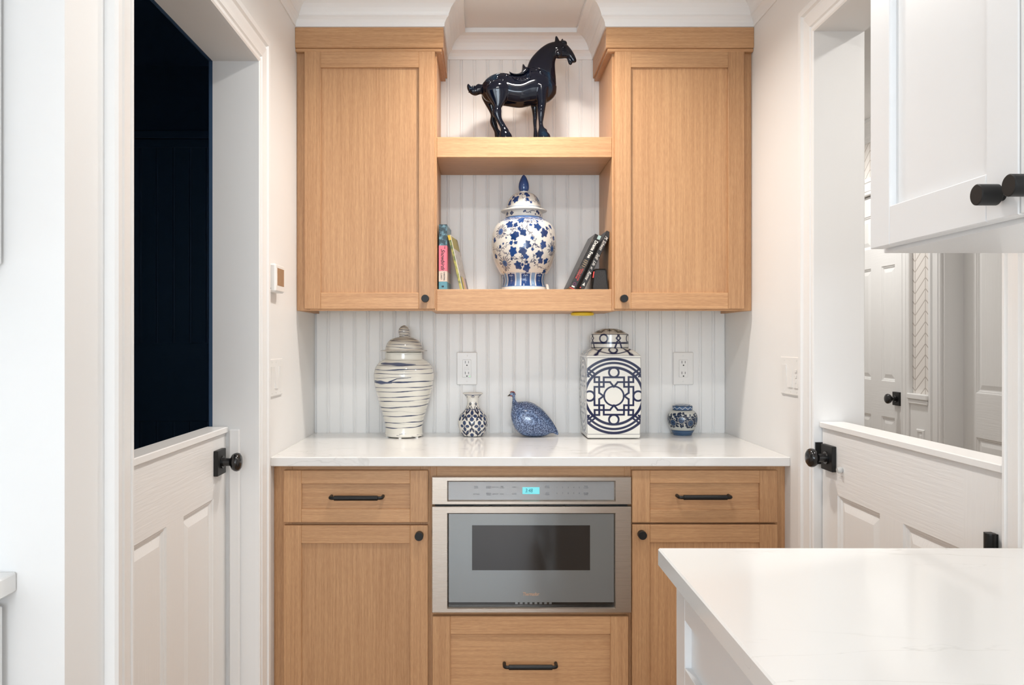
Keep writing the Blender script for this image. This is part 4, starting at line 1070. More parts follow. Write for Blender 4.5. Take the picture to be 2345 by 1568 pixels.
# ---- square tea jar (chart scale 4.6125, centre 764/862)
def tea_jar():
    S = 4.6125; yf = 2.834; dep = .183; cy = yf + dep/2
    cxw = X(1405.6, yf); root = empty('tea_jar', (cxw, cy, .915), 'square white jar with bold navy lattice circles and round lid', 'jar')
    N_ = np.array((.008, .014, .058)); k = yf/F/S           # metres per chart unit on the front face
    z_of = lambda y: Z(720 + y/S, yf)
    hw = lambda y: float(np.interp(y, [430, 480, 700, 860, 1000, 1200, 1300], [285, 288, 293, 294, 292, 285, 279]))*k
    # ---- lattice painter on (a,b) chart relative to the centre
    segs = [((0,197),(105,197)),((105,197),(105,97)),((105,97),(200,97)),((200,97),(200,0)),((152,200),(152,34)),((152,34),(106,0)),((200,147),(40,147)),((40,147),(0,97)),((152,200),(200,200)),((200,200),(200,147)),((106,0),(100,6)),((0,97),(6,100))]
    def lattice(a, b):
        A, B = np.abs(a), np.abs(b); sd = np.full(a.shape, 1e9)
        for (p, q) in segs:
            dx, dy = q[0]-p[0], q[1]-p[1]; t = np.clip(((A-p[0])*dx+(B-p[1])*dy)/(dx*dx+dy*dy), 0, 1)
            sd = np.minimum(sd, np.maximum(np.abs(A-p[0]-t*dx), np.abs(B-p[1]-t*dy)) - 10 if dx == 0 or dy == 0 else np.hypot(A-p[0]-t*dx, B-p[1]-t*dy)-10)
        rr = np.hypot(a, b)
        sd = np.minimum(sd, np.abs(rr-101)-9)
        for (r_, w_) in ((391, 14), (349, 12), (299, 14)): sd = np.minimum(sd, np.abs(rr-r_)-w_)
        for (cx_, cy_) in ((0, 249), (250, 0)): sd = np.minimum(sd, np.where(np.hypot(A-cx_, B-cy_) < 40, 1e9, np.abs(np.hypot(A-cx_, B-cy_)-50)-11))
        # woven crossings of the rings
        for (p, q) in (((215,205),(300,270)),((205,240),(262,282)),((258,205),(292,240)),((262,282),(300,245))):
            dx, dy = q[0]-p[0], q[1]-p[1]; t = np.clip(((A-p[0])*dx+(B-p[1])*dy)/(dx*dx+dy*dy), 0, 1)
            sd = np.minimum(sd, np.hypot(A-p[0]-t*dx, B-p[1]-t*dy)-10)
        for (cx_, cy_) in ((0, 249), (250, 0)): sd = np.where(np.hypot(A-cx_, B-cy_) < 39, 30, sd)
        sd = np.where((A > 280) | (B > 404), 30, sd)
        sd = np.minimum(sd, np.maximum(np.abs(np.maximum(A-281, B-404)), 0)-2.2)
        return sd
    V = []; C = []; Q = []; off = 0
    for face in range(4):
        nu, nv = ((270, 360) if face == 0 else (150, 220))
        ys = np.linspace(436, 1306, nv); us = np.linspace(-1, 1, nu)
        Uu, Yy = np.meshgrid(us, ys); Uu = Uu.ravel(); Yy = Yy.ravel()
        H = np.interp(Yy, ys, [hw(y) for y in ys]); rc = 1.0
        # slight pillow bulge; soft corner
        edge = np.clip((np.abs(Uu)-.965)/.035, 0, 1); inset = edge**2*.0018
        botr = np.clip((Yy-1296)/10, 0, 1)**2*.002
        lx = Uu*(H-botr); ly = -(H*dep/(2*285*k))*1.0 + inset + botr
        ly = -(H/(285*k))*(dep/2) + inset + botr if face in (0, 2) else -(H) + inset + botr
        if face in (1, 3): lx = Uu*(H/(285*k))*(dep/2 - botr)
        c_, s_ = [(1, 0), (0, 1), (-1, 0), (0, -1)][face]
        wx = lx*c_ - ly*s_; wy = lx*s_ + ly*c_
        V.append(np.c_[cxw+wx, cy+wy, Z(720+Yy/S, yf)])
        a = Uu*H/k; 
        a = Uu*286; b_ = Yy-860
        al = np.clip(.5-lattice(a, b_)/3.4, 0, 1); C.append(np.array((.78,.77,.72))+al[:, None]*(N_-np.array((.78,.77,.72))))
        i = np.arange(nv-1)[:, None]*nu; kk = np.arange(nu-1)[None, :]
        Q.append((np.stack([i+kk, i+nu+kk, i+nu+kk+1, i+kk+1], -1).reshape(-1, 4)+off)); off += nu*nv
    o = mesh_obj('body', np.vstack(V), np.vstack(Q), M['porcelain'], root, smooth=True, recalc=False); setcol(o.data, np.vstack(C))
    # shoulder: square to round
    n = 160; rows = 26; rneck = 186*k*cy/yf; V = []; C = []; zt0 = z_of(437); zt1 = Z(720+352/S, cy)
    th = np.linspace(0, 2*np.pi, n, endpoint=False)
    hx, hy = hw(436), hw(436)/(285*k)*(dep/2)
    sqx = np.clip(np.tan((th+np.pi/4) % (np.pi/2)-np.pi/4), -1, 1)
    for j in range(rows):
        t = j/(rows-1); z = zt0+(zt1-zt0)*math.sin(t*math.pi/2)*1.0
        m_ = np.maximum(np.abs(np.cos(th)), np.abs(np.sin(th)))
        X1, Y1 = np.cos(th)/m_*hx, np.sin(th)/m_*hy; X2, Y2 = np.cos(th)*rneck, np.sin(th)*rneck
        g_ = t**1.15; V.append(np.c_[cxw+X1*(1-g_)+X2*g_, cy+Y1*(1-g_)+Y2*g_, np.full(n, z)])
        ph = ((th+np.pi/4) % (np.pi/2))-np.pi/4
        sd = np.minimum(np.abs(np.hypot(ph*330, (t-.62)*150)-58)-13, np.abs(t-.18-(ph/.75)**2*.45)*150-7)
        sd = np.where(np.hypot(ph*330, (t-.62)*150) < 44, 9, sd)
        sd = np.minimum(sd, np.abs(np.abs(ph)-.60+.10*t)*250-13+0*t)
        sd = np.minimum(sd, abs(t-.05)*150-2); al = np.clip(.5-sd/6, 0, 1)
        C.append(np.array((.74,.73,.68))+al[:, None]*(N_-np.array((.74,.73,.68))))
    i = np.arange(rows-1)[:, None]*n; kk = np.arange(n)[None, :]; k2 = (kk+1) % n
    Q = np.stack([i+kk, i+k2, i+n+k2, i+n+kk], -1).reshape(-1, 4)
    o = mesh_obj('shoulder', np.vstack(V), Q, M['porcelain'], root, smooth=True, recalc=False); setcol(o.data, np.vstack(C))
    # round lid
    zc = lambda y: Z(720+y/S, cy); rc = lambda h: h/S*cy/F
    prof = [(rc(186), zc(356)), (rc(197), zc(350)), (rc(199), zc(345)), (rc(199), zc(215)), (rc(196), zc(207)), (rc(180), zc(200)), (rc(165), zc(190)), (rc(130), zc(168)), (rc(80), zc(152)), (rc(0), zc(146))]
    pix = lambda z: ((VY+(CAMZ-z)*F/cy)-720)*S
    def pl(P):
        P.aa = 3; P.C[:] = np.array((.74,.73,.68))
        for (y, w_) in ((211, 3), (300, 10), (347, 3)): P.put(np.abs(P.V-y)-w_, N_)
        for kq in range(4):
            u, v = P.loc(math.radians(-18+90*kq), 254, 199); P.put(np.abs(np.hypot(u, v)-42)-9, N_); P.put(np.hypot(u, v)-31, (.74,.73,.68))
            u, v = P.loc(math.radians(27+90*kq), 250, 199); dm = np.abs(u)+np.abs(v)*.85
            P.put(dm-34, N_); P.put(dm-12, (.74,.73,.68)); P.put(np.where(v > 28, np.abs(np.abs(u)-v*.36-2)-10, 99), N_); P.put(np.where((v < -26) & (v > -40), np.abs(u)-16, 99), N_)
        top = P.V < 196
        P.put(np.where(top, np.abs(P.V-186)-3+3*np.cos(P.TH*4), 99), np.array((.012,.014,.03)))
        P.put(np.where(top, np.abs(P.V-172)-5*np.abs(np.cos(P.TH*6)), 99), np.array((.012,.014,.03))); P.put(np.where(top, np.abs(np.sin(P.TH*6))*P.R*4e3-22, 99), np.array((.012,.014,.03))); P.put(np.where(top, np.abs(P.V-158)-3, 99), np.array((.012,.014,.03)))
    painted_lathe('lid', prof, 110, 320, cxw, cy, root, pl, pix)
tea_jar()

# ------------------------------------------------------------------ lofted figures
def loft(stations, px2w, dc, n=20, sub=4):
    """stations: (ax,ay,bx,by,w) two silhouette points in the chart and half depth; smoothed"""
    st = np.array(stations, float); P = np.vstack([st[:1], st, st[-1:]]); out = []
    for i in range(1, len(P)-2):
        p0, p1, p2, p3 = P[i-1:i+3]
        for t in np.linspace(0, 1, sub, endpoint=False):
            out.append(.5*((2*p1)+(-p0+p2)*t+(2*p0-5*p1+4*p2-p3)*t*t+(-p0+3*p1-3*p2+p3)*t**3))
    out.append(st[-1]); v = []; f = []
    sc = px2w(1, 0)[0]-px2w(0, 0)[0]
    for (ax, ay, bx, by, w_) in out:
        A = Vector(px2w(ax, ay)+(0,)); B = Vector(px2w(bx, by)+(0,)); m_ = (A+B)/2; h = (A-B)/2
        for k in range(n):
            a = 2*math.pi*k/n
            q = m_+h*math.cos(a); v.append((q[0], dc - max(w_, .5)*sc*math.sin(a), q[1]))
    m = len(out)
    for i in range(m-1):
        for k in range(n):
            k2 = (k+1) % n; f.append([i*n+k, i*n+k2, (i+1)*n+k2, (i+1)*n+k])
    f.append([k for k in range(n)][::-1]); f.append([(m-1)*n+k for k in range(n)])
    return v, f
def fuse(name, mb, mat, parent, voxel, smooth_it):
    """union the overlapping lofts into one continuous surface"""
    me = bpy.data.meshes.new(name); me.from_pydata(mb.v, [], mb.f)
    bm = bmesh.new(); bm.from_mesh(me); bmesh.ops.recalc_face_normals(bm, faces=bm.faces); bm.to_mesh(me); bm.free()
    t = bpy.data.objects.new(name, me); col.objects.link(t)
    r = t.modifiers.new('r', 'REMESH'); r.mode = 'VOXEL'; r.voxel_size = voxel
    s_ = t.modifiers.new('s', 'SMOOTH'); s_.factor = .5; s_.iterations = smooth_it
    bpy.context.view_layer.update()
    m2 = bpy.data.meshes.new_from_object(t.evaluated_get(bpy.context.evaluated_depsgraph_get()))
    bpy.data.objects.remove(t); bpy.data.meshes.remove(me)
    m2.transform(Matrix.Translation(-ORG[parent.name])); m2.materials.clear(); m2.materials.append(mat)
    m2.polygons.foreach_set('use_smooth', [True]*len(m2.polygons))
    o = bpy.data.objects.new(name, m2); col.objects.link(o); o.parent = parent; reg(o, ORG[parent.name]); return o
def horse_mat():
    m, nt, b = newmat('midnight_glaze'); N = nt.nodes; L = nt.links
    g = N.new('ShaderNodeNewGeometry'); n = N.new('ShaderNodeTexNoise'); n.inputs['Scale'].default_value = 14; n.inputs['Detail'].default_value = 3
    mp = N.new('ShaderNodeMapping'); mp.inputs['Scale'].default_value = (1.6, 1.6, .6); L.new(g.outputs['Position'], mp.inputs[0]); L.new(mp.outputs[0], n.inputs['Vector'])
    r = N.new('ShaderNodeMapRange'); r.inputs[1].default_value = .58; r.inputs[2].default_value = .74; L.new(n.outputs['Fac'], r.inputs[0])
    mx_ = N.new('ShaderNodeMix'); mx_.data_type = 'RGBA'; mx_.inputs[6].default_value = (.0018,.0030,.0085,1); mx_.inputs[7].default_value = (.005,.022,.045,1)
    L.new(r.outputs[0], mx_.inputs[0]); L.new(mx_.outputs[2], b.inputs['Base Color'])
    b.inputs['Roughness'].default_value = .07; b.inputs['Specular IOR Level'].default_value = .45
    return m
def horse():
    S = 4.355; d = 2.805; P2 = lambda x, y: (X(1000+x/S, d), Z(60+y/S, d)); sc = d/F/S
    base = 1.965; yb = (VY+(CAMZ-base)*F/d-60)*S          # chart row of the shelf top
    hm = horse_mat(); root = empty('horse_figurine', (P2(800, 0)[0], d, base), 'glossy midnight blue ceramic horse with saddle standing on the upper oak shelf', 'figurine')
    T = [(447,605,445,665,12),(462,570,455,695,55),(500,525,490,740,95),(560,488,555,770,120),(630,470,625,785,128),(700,478,700,795,128),(770,500,765,806,126),(850,495,842,812,126),(930,450,925,795,126),(1010,430,1005,785,124),(1080,450,1075,770,112),(1135,500,1125,750,90),(1175,555,1165,715,60),(1196,600,1190,675,18)]
    mb = MB(); mb.add(*loft(T, P2, d, 28))
    mb.add(*loft([(880,500,1150,690,110),(893,440,1188,600,98),(905,398,1190,525,84),(935,330,1183,452,70),(985,268,1180,375,60),(1045,213,1192,322,54),(1105,175,1215,292,48),(1160,157,1228,255,42)], P2, d, 26))
    mb.add(*loft([(1150,165,1178,270,36),(1175,155,1190,300,46),(1225,152,1205,322,50),(1290,178,1245,324,48),(1330,218,1283,320,40),(1365,268,1308,326,33),(1388,318,1330,344,29),(1394,345,1345,362,25),(1388,360,1362,366,14)], P2, d, 24))
    mb.add(*loft([(1298,312,1332,318,20),(1306,350,1348,352,17),(1318,378,1350,376,14),(1332,388,1346,384,7)], P2, d, 14))
    ns = d-.030; fs = d+.030                                # near and far legs
    mb.add(*loft([(970,600,1110,640,46),(985,690,1097,705,42),(998,750,1090,765,38),(1003,810,1080,830,33),(1000,868,1072,878,33),(1004,925,1064,925,26),(1010,985,1054,985,20),(1012,1028,1062,1028,22),(1008,1056,1092,1054,28),(1002,1078,1098,1076,30),(1002,1100,1122,1104,36),(998,yb+2,1134,yb+2,40)], P2, ns, 22))
    mb.add(*loft([(930,740,1040,760,46),(950,800,1015,820,36),(962,870,1012,880,30),(966,935,1005,935,25),(972,1000,1005,1000,22),(970,1060,1020,1060,30),(966,yb+2,1040,yb+2,36)], P2, fs, 20))
    mb.add(*loft([(560,560,650,550,22),(505,610,705,590,62),(480,665,728,650,70),(505,725,715,715,58),(545,785,680,785,44),(566,830,645,838,36),(554,868,646,872,35),(556,905,645,905,31),(584,950,650,945,24),(610,995,674,990,21),(632,1036,698,1030,22),(636,1062,714,1054,28),(628,1082,722,1074,30),(624,1102,744,1104,36),(618,yb+2,760,yb+2,40)], P2, ns, 22))
    mb.add(*loft([(450,600,640,600,58),(448,680,640,700,56),(480,750,620,760,46),(510,800,600,810,38),(538,860,606,870,33),(532,918,600,925,30),(540,960,608,960,27),(560,1000,618,1000,25),(578,1045,650,1045,29),(582,yb+2,690,yb+2,36)], P2, fs, 20))
    mb.add(*loft([(480,580,465,690,30),(445,580,438,678,34),(412,575,390,693,36),(378,600,352,684,34),(348,603,325,662,30),(335,592,306,628,24),(322,577,302,600,16),(314,571,306,582,6)], P2, d, 18))
    # ears, forelock, cheeks
    for (e, dy) in (([(1174,190,1234,185,20),(1176,148,1222,152,17),(1179,122,1210,128,13),(1184,106,1200,110,7)], -.008), ([(1226,182,1280,176,20),(1234,146,1272,148,17),(1246,124,1266,128,12),(1254,114,1262,116,6)], .009)):
        mb.add(*loft(e, P2, d+dy, 14))
    mb.add(*loft([(1225,150,1215,190,34),(1262,143,1255,190,36),(1290,150,1280,192,30),(1302,172,1292,192,18)], P2, d, 16))
    for s_ in (-1, 1): mb.add(*ellipsoid((P2(1215,280)[0], d+s_*36*sc, P2(0,280)[1]), (34*sc, 18*sc, 34*sc)))
    body = fuse('body', mb, hm, root, .0017, 5)
    # depth of the modelled surface under a chart point (near or far side)
    from mathutils.bvhtree import BVHTree
    og = ORG[body.name]; bt = BVHTree.FromPolygons([v_.co + og for v_ in body.data.vertices], [tuple(p.vertices) for p in body.data.polygons])
    Ta = np.array(T, float)
    def surf(x, y, off=3, s_=-1):
        xx, zz = P2(x, y); h = bt.ray_cast(Vector((xx, d+s_*.2, zz)), Vector((0, -s_, 0)))
        return (abs(h[0].y-d) if h[0] is not None else .002) + off*sc
    for s_ in (-1, 1):
        # blanket: shell around the torso
        cols_ = np.linspace(742, 938, 21); rows_ = 14; v = []; f = []
        for i, x in enumerate(cols_):
            lo = 500+85*math.sqrt(max(0, 1-((x-842)/102)**2)); hi = np.interp(x, (Ta[:,0]+Ta[:,2])/2, Ta[:,1])+4
            for j in range(rows_):
                y = hi+(lo-hi)*j/(rows_-1); xx, zz = P2(x, y); edge = j == rows_-1 or i in (0, 20)
                v.append((xx, d+s_*surf(x, y, -1 if edge else 6+(4 if j == rows_-2 or i in (1, 19) else 0), s_), zz))
        for i in range(20):
            for j in range(rows_-1): f.append([i*rows_+j, i*rows_+j+1, (i+1)*rows_+j+1, (i+1)*rows_+j])
        bl_ = mesh_obj('saddle_blanket', v, f, hm, root, smooth=True)
        # woven diamonds on the blanket
        for q in range(5):
            for dr_ in (-1, 1):
                pts = []
                for t in np.linspace(0, 1, 6):
                    x = 792+q*28+dr_*28*(t-.5)*1.4; y = 512+58*t; xx, zz = P2(x, y); pts.append((xx, d+s_*surf(x, y, 8.5, s_), zz))
                mesh_obj('lattice_cord', *tube(pts, 2.2*sc, 6), hm, bl_, smooth=True)
        def strap(pts, r_=4.5, nm='strap'):
            w3 = []
            for (x, y) in pts: xx, zz = P2(x, y); w3.append((xx, d+s_*surf(x, y, 1.5, s_), zz))
            mesh_obj(nm, *tube(w3, r_*sc, 8), hm, root, smooth=True)
        strap([(912,438),(960,430),(1030,452),(1080,472),(1125,505),(1160,545),(1185,590)]); strap([(935,478),(985,465),(1025,458)], 4)
        strap([(470,588),(500,553),(550,522),(610,500),(665,492),(715,494)]); strap([(440,650),(452,610),(470,575)], 4)
        for (x, y, r_) in ((1028,495,24),(600,548,26),(690,528,22),(530,606,24),(655,585,16),(565,590,14)):
            xx, zz = P2(x, y); yy_ = d+s_*surf(x, y, 0, s_)
            md = MB(); md.add(*ellipsoid((xx, yy_, zz), (r_*sc*.8, 8*sc, r_*sc), 14, 8))
            mo = mesh_obj('medallion', md.v, md.f, hm, root, smooth=True)
            for a in range(6):
                aa = a*math.pi/3; mesh_obj('medallion_bead', *ellipsoid((xx+r_*.72*sc*math.cos(aa), yy_+s_*4*sc, zz+r_*.85*sc*math.sin(aa)), (5*sc, 5*sc, 5*sc), 8, 6), hm, mo, smooth=True)
        xx, zz = P2(1258, 228); ey = MB(); ey.add(*ellipsoid((xx, d+s_*surf(1258,228,0,s_), zz), (15*sc, 8*sc, 10*sc))); mesh_obj('eye', ey.v, ey.f, hm, root, smooth=True)
        ring_ = [(xx+21*sc*math.cos(a), d+s_*surf(1258,228,2,s_), zz+15*sc*math.sin(a)) for a in np.linspace(0, 6.283, 18)]; mesh_obj('eyelid', *tube(ring_, 3*sc, 6), hm, root, smooth=True)
        for (dx, dz) in ((0,0),(10,10),(20,20)):
            qs = [(1282+dx*.7, 238+dz), (1308+dx*.7, 265+dz), (1332+dx*.5, 298+dz*.5)]; pts = [P2(*q_) for q_ in qs]
            mesh_obj('cheek_fold', *tube([(p[0], d+s_*surf(*q_, 0, s_), p[1]) for q_, p in zip(qs, pts)], 3*sc, 6), hm, root, smooth=True)
        xx, zz = P2(1372, 325); mesh_obj('nostril', *ellipsoid((xx, d+s_*surf(1372,325,-1,s_), zz), (8*sc, 5*sc, 7*sc), 10, 6), hm, root, smooth=True)
    sb = MB(); sb.add(*loft([(716,452,724,470,46),(735,470,738,496,62),(765,484,766,510,70),(810,485,812,512,74),(845,462,852,510,76),(868,430,880,500,76),(890,410,905,480,72),(905,430,915,470,60)], P2, d, 22))
    sb.add(*loft([(838,470,905,470,56),(850,430,895,435,50),(852,398,880,402,42),(857,380,868,382,18)], P2, d, 18))
    fuse('saddle', sb, hm, root, .0017, 3)
    # mane crest and breast collar drop
    for k in range(7):
        x = 330+k*17; y = 640-10*math.sin(k); xx, zz = P2(x, y); mesh_obj('tail_twist', *tube([(P2(x-8, y+30)[0], d-22*sc, P2(0, y+30)[1]), (xx, d-37*sc, zz), (P2(x+12, y-30)[0], d-22*sc, P2(0, y-30)[1])], 5*sc, 8), hm, root, smooth=True)
horse()

def guinea():
    S = 12.06; d = 2.905; P2 = lambda x, y: (X(1150+x/S, d), Z(880+y/S, d)); sc = d/F/S
    yb = (VY+(CAMZ-.915)*F/d-880)*S
    m, nt, b = newmat('speckled_blue_glaze'); N = nt.nodes; L = nt.links
    g = N.new('ShaderNodeNewGeometry'); vo = N.new('ShaderNodeTexVoronoi'); vo.inputs['Scale'].default_value = 205; vo.inputs['Randomness'].default_value = .5
    L.new(g.outputs['Position'], vo.inputs['Vector'])
    r = N.new('ShaderNodeMapRange'); r.inputs[1].default_value = .47; r.inputs[2].default_value = .60; L.new(vo.outputs['Distance'], r.inputs[0])
    mx_ = N.new('ShaderNodeMix'); mx_.data_type = 'RGBA'; mx_.inputs[6].default_value = (.030,.055,.13,1); mx_.inputs[7].default_value = (.22,.31,.50,1)
    L.new(r.outputs[0], mx_.inputs[0]); L.new(mx_.outputs[2], b.inputs['Base Color']); b.inputs['Roughness'].default_value = .12; b.inputs['Coat Weight'].default_value = .5; b.inputs['Coat Roughness'].default_value = .03
    root = empty('guinea_fowl_figurine', (P2(850, 0)[0], d, .915), 'blue speckled ceramic guinea fowl with a small red-crested head', 'figurine')
    mb = MB()
    mb.add(*loft([(231,790,231,880,60),(248,650,250,980,170),(285,560,290,1110,240),(345,500,345,1215,300),(430,474,430,1310,350),(550,464,550,1400,385),(700,464,700,yb,400),(850,505,850,yb+4,395),(1000,592,1000,yb+2,360),(1130,695,1130,yb-8,300),(1240,815,1235,1400,230),(1340,945,1330,1352,160),(1430,1085,1415,1348,105),(1495,1200,1475,1378,66),(1540,1300,1520,1396,36),(1556,1360,1540,1396,12)], P2, d, 36))
    mb.add(*loft([(240,720,520,520,200),(262,580,440,490,130),(272,500,395,455,75),(280,430,368,410,52),(286,370,358,355,44),(272,325,362,318,44)], P2, d, 24))
    mb.add(*loft([(206,272,206,318,18),(232,232,228,332,40),(275,212,270,340,50),(325,214,320,338,46),(362,255,358,320,22)], P2, d, 22))
    fuse('body', mb, m, root, .0014, 4)
    mesh_obj('beak', *loft([(214,250,212,325,24),(185,285,185,326,16),(160,308,160,326,9),(140,320,140,324,2)], P2, d, 14), plain('dark_beak', (.05,.035,.02), .25), root, smooth=True)
    cm = plain('red_comb', (.22,.035,.02), .25)
    mesh_obj('comb', *tube([(P2(x, y)[0], d, P2(x, y)[1]) for x, y in ((215,228),(240,205),(275,200),(320,204),(345,235),(368,285))], [8*sc,14*sc,16*sc,16*sc,13*sc,8*sc], 12), cm, root, smooth=True)
    for s_ in (-1, 1):
        mesh_obj('wattle', *ellipsoid((P2(248,0)[0], d+s_*34*sc, P2(0,312)[1]), (30*sc, 14*sc, 16*sc)), plain('orange_wattle', (.42,.09,.03), .3), root, smooth=True)
        mesh_obj('cheek_patch', *ellipsoid((P2(262,0)[0], d+s_*38*sc, P2(0,262)[1]), (38*sc, 14*sc, 30*sc)), plain('pale_cheek', (.30,.42,.60), .2), root, smooth=True)
        mesh_obj('eye', *ellipsoid((P2(252,0)[0], d+s_*49*sc, P2(0,258)[1]), (10*sc, 6*sc, 9*sc)), M['blackgloss'], root, smooth=True)
guinea()

# ------------------------------------------------------------------ books and speaker on the lower shelf
SHZ = 1.442
def book(label, x, y, tilt, yaw, t, h, dep, cover, pages, hinge):
    """hinge: 'L' pivots about the lower left spine corner, 'R' lower right; returns root, matrix (u along thickness, v depth, w height)"""
    R_ = Matrix.Translation((x, y, SHZ)) @ Matrix.Rotation(yaw, 4, 'Z') @ Matrix.Rotation(tilt, 4, 'Y')
    T = lambda u, v, w_: tuple(R_ @ Vector((u - (0 if hinge == 'L' else t), v, w_)))
    root = empty('book', (x, y, SHZ), label, 'book', 'books on the lower oak shelf')
    b = MB(); c = .0022
    b.box(0, c, .002, dep, 0, h, T=T); b.build('cover_board', cover, root)
    b = MB(); b.box(t-c, t, .002, dep, 0, h, T=T); b.build('cover_board', cover, root)
    sp = MB(); sp.box(0, t, -.0015, .0022, 0, h, c=.0012, T=T); o = sp.build('spine', cover, root)
    MB().box(c, t-c, .0022, dep-.003, .003, h-.003, T=T).build('page_block', pages, root)
    return root, T, R_, t
PG = plain('page_edges', (.80,.76,.66), .7)
def noisecover(name, c1, c2, scale, th=.5):
    m, nt, b = newmat(name); N = nt.nodes; L = nt.links; g = N.new('ShaderNodeNewGeometry')
    n = N.new('ShaderNodeTexNoise'); n.inputs['Scale'].default_value = scale; n.inputs['Detail'].default_value = 4; L.new(g.outputs['Position'], n.inputs['Vector'])
    r = N.new('ShaderNodeMapRange'); r.inputs[1].default_value = th-.08; r.inputs[2].default_value = th+.08; L.new(n.outputs['Fac'], r.inputs[0])
    mx_ = N.new('ShaderNodeMix'); mx_.data_type = 'RGBA'; mx_.inputs[6].default_value = (*c1, 1); mx_.inputs[7].default_value = (*c2, 1)
    L.new(r.outputs[0], mx_.inputs[0]); L.new(mx_.outputs[2], b.inputs['Base Color']); b.inputs['Roughness'].default_value = .3; return m
def spine_text(root, T, R_, t, hinge, s, w_, size, mat, shear=0.0, uoff=0.0, bold=0.0, name='title_lettering', sx=1.0, up=-1):
    # reads downwards along the spine; lies 0.3 mm proud of it
    u = t/2 + uoff - (0 if hinge == 'L' else t)
    Mx = R_ @ Matrix.Translation((u, -.0018, w_)) @ Matrix.Rotation(math.pi/2, 4, 'X') @ Matrix.Rotation(-math.pi/2, 4, 'Z')
    return text(s, size, mat, root, Mx, shear=shear, name=name, bold=bold, sx=sx)
palms = noisecover('palm_cover', (.012,.035,.045), (.17,.34,.42), 60, .52)
pink = plain('pink_cover', (.75,.16,.22), .35); cream = plain('cream_cover', (.72,.60,.50), .4); teal = plain('teal_cover', (.10,.30,.38), .4)
ink = plain('black_ink', (.015,.012,.015), .5)
xs1 = X(1004.8, 2.775)
r1, T1, R1, t1 = book('upright novel with palm and pink spine at the shelf end', xs1, 2.775, 0, math.radians(-3.5), .0285, .229, .150, palms, PG, 'L')
def bands(root, T, t, dep, zs):
    for (nm, a, c, m) in zs:
        b = MB(); b.box(-.0003, t+.0004, -.0021, .004, a, c, c=.0008, T=T); b.box(t-.001, t+.0004, .003, dep*.9, a, c, T=T)
        b.build(nm, m, root)
bands(r1, T1, t1, .15, (('publisher_band', .0002, .029, teal), ('author_band', .029, .066, cream), ('title_band', .066, .155, pink)))
def st1(s, w_, size, mat, **k): 
    Mx = R1 @ Matrix.Translation((t1/2+k.pop('uo', 0), -.0025, w_)) @ Matrix.Rotation(math.pi/2, 4, 'X') @ Matrix.Rotation(-math.pi/2, 4, 'Z')
    text(s, size, mat, r1, Mx, **k)
st1('Snowbirds', .107, .0195, ink, shear=.5, name='title_lettering', sx=.88, bold=.0001)
st1('THE', .149, .006, ink, name='title_lettering', uo=.007)
st1('CHRISTINA', .048, .0075, ink, name='author_lettering', uo=.005, sx=.8); st1('CLANCY', .048, .0075, ink, name='author_lettering', uo=-.005, sx=.8)
Mx = R1 @ Matrix.Translation((t1/2, -.0025, .012)) @ Matrix.Rotation(math.pi/2, 4, 'X'); text('88', .008, ink, r1, Mx, name='publisher_mark', bold=.0003)
# thin leaning book
ygr = noisecover('meadow_spine', (.10,.14,.05), (.45,.42,.10), 45, .5)
tl2 = math.atan2(28.8, 127); sy = 2.79
r2, T2, R2, t2 = book('thin slanted book with yellow and grey cover leaning on the pink-spined novel', X(1053.6, sy), sy, -tl2, math.radians(-7.5), .0085, .198, .155, ygr, PG, 'L')
MB().box(.0080, .0095, .001, .155, 0, .198, T=T2).build('page_edge', plain('white_board', (.82,.80,.74), .5), r2)
sk = noisecover('sketch_print', (.34,.31,.28), (.50,.46,.42), 90, .5)
MB().box(.0094, .0098, .006, .15, .150, .196, T=T2).build('cover_print', plain('olive_print', (.30,.24,.04), .4), r2)
MB().box(.0094, .0099, .006, .153, .050, .150, T=T2).build('cover_print', sk, r2)
for (a, c, cl) in ((.006,.03,(.10,.13,.08)),(.03,.065,(.55,.42,.06)),(.065,.11,(.62,.42,.36)),(.11,.152,(.20,.18,.20))):
    MB().box(.0094, .0098, a, c, .001, .050, T=T2).build('cover_print', plain('cover_stripe', cl, .4), r2)
MB().box(-.0003, .0083, -.002, .002, .180, .198, T=T2).build('spine_patch', plain('yellow_spine', (.72,.45,.04), .4), r2)
# black leaning books
blk = plain('black_cover', (.016,.014,.014), .42); blk2 = noisecover('black_grey_cover', (.016,.014,.014), (.10,.085,.07), 50, .60)
wh = plain('white_ink', (.80,.78,.72), .5); gold = plain('gold_ink', (.40,.28,.15), .4); red = plain('red_ink', (.60,.06,.05), .4)
sy = 2.785; tb = math.radians(25.6)
hB = 146/F*sy; tB = .0175
xB = X(1337, sy)
rB, TB4, RB4, tB = book('slim black book with white handwritten title leaning on the cabinet side', xB, sy, tb, math.radians(1.0), tB, hB, .15, blk, PG, 'R')
spine_text(rB, TB4, RB4, tB, 'R', 'M. Schwan', hB*.80, .017, wh, shear=.5, sx=.72)
spine_text(rB, TB4, RB4, tB, 'R', 'Still', hB*.575, .017, wh, shear=.5, sx=.8); spine_text(rB, TB4, RB4, tB, 'R', 'Life', hB*.455, .015, wh, shear=.5, sx=.8)
spine_text(rB, TB4, RB4, tB, 'R', 'at', hB*.37, .013, wh, shear=.5, sx=.8); spine_text(rB, TB4, RB4, tB, 'R', 'Rome', hB*.24, .017, wh, shear=.5, sx=.8)
v = [TB4(.004, -.0020, .014), TB4(.013, -.0020, .014), TB4(.0085, -.0020, .026), TB4(.004, -.0014, .014), TB4(.013, -.0014, .014), TB4(.0085, -.0014, .026)]
mesh_obj('publisher_mark', v, [[0,1,2],[5,4,3],[0,3,4,1],[1,4,5,2],[2,5,3,0]], wh, rB)
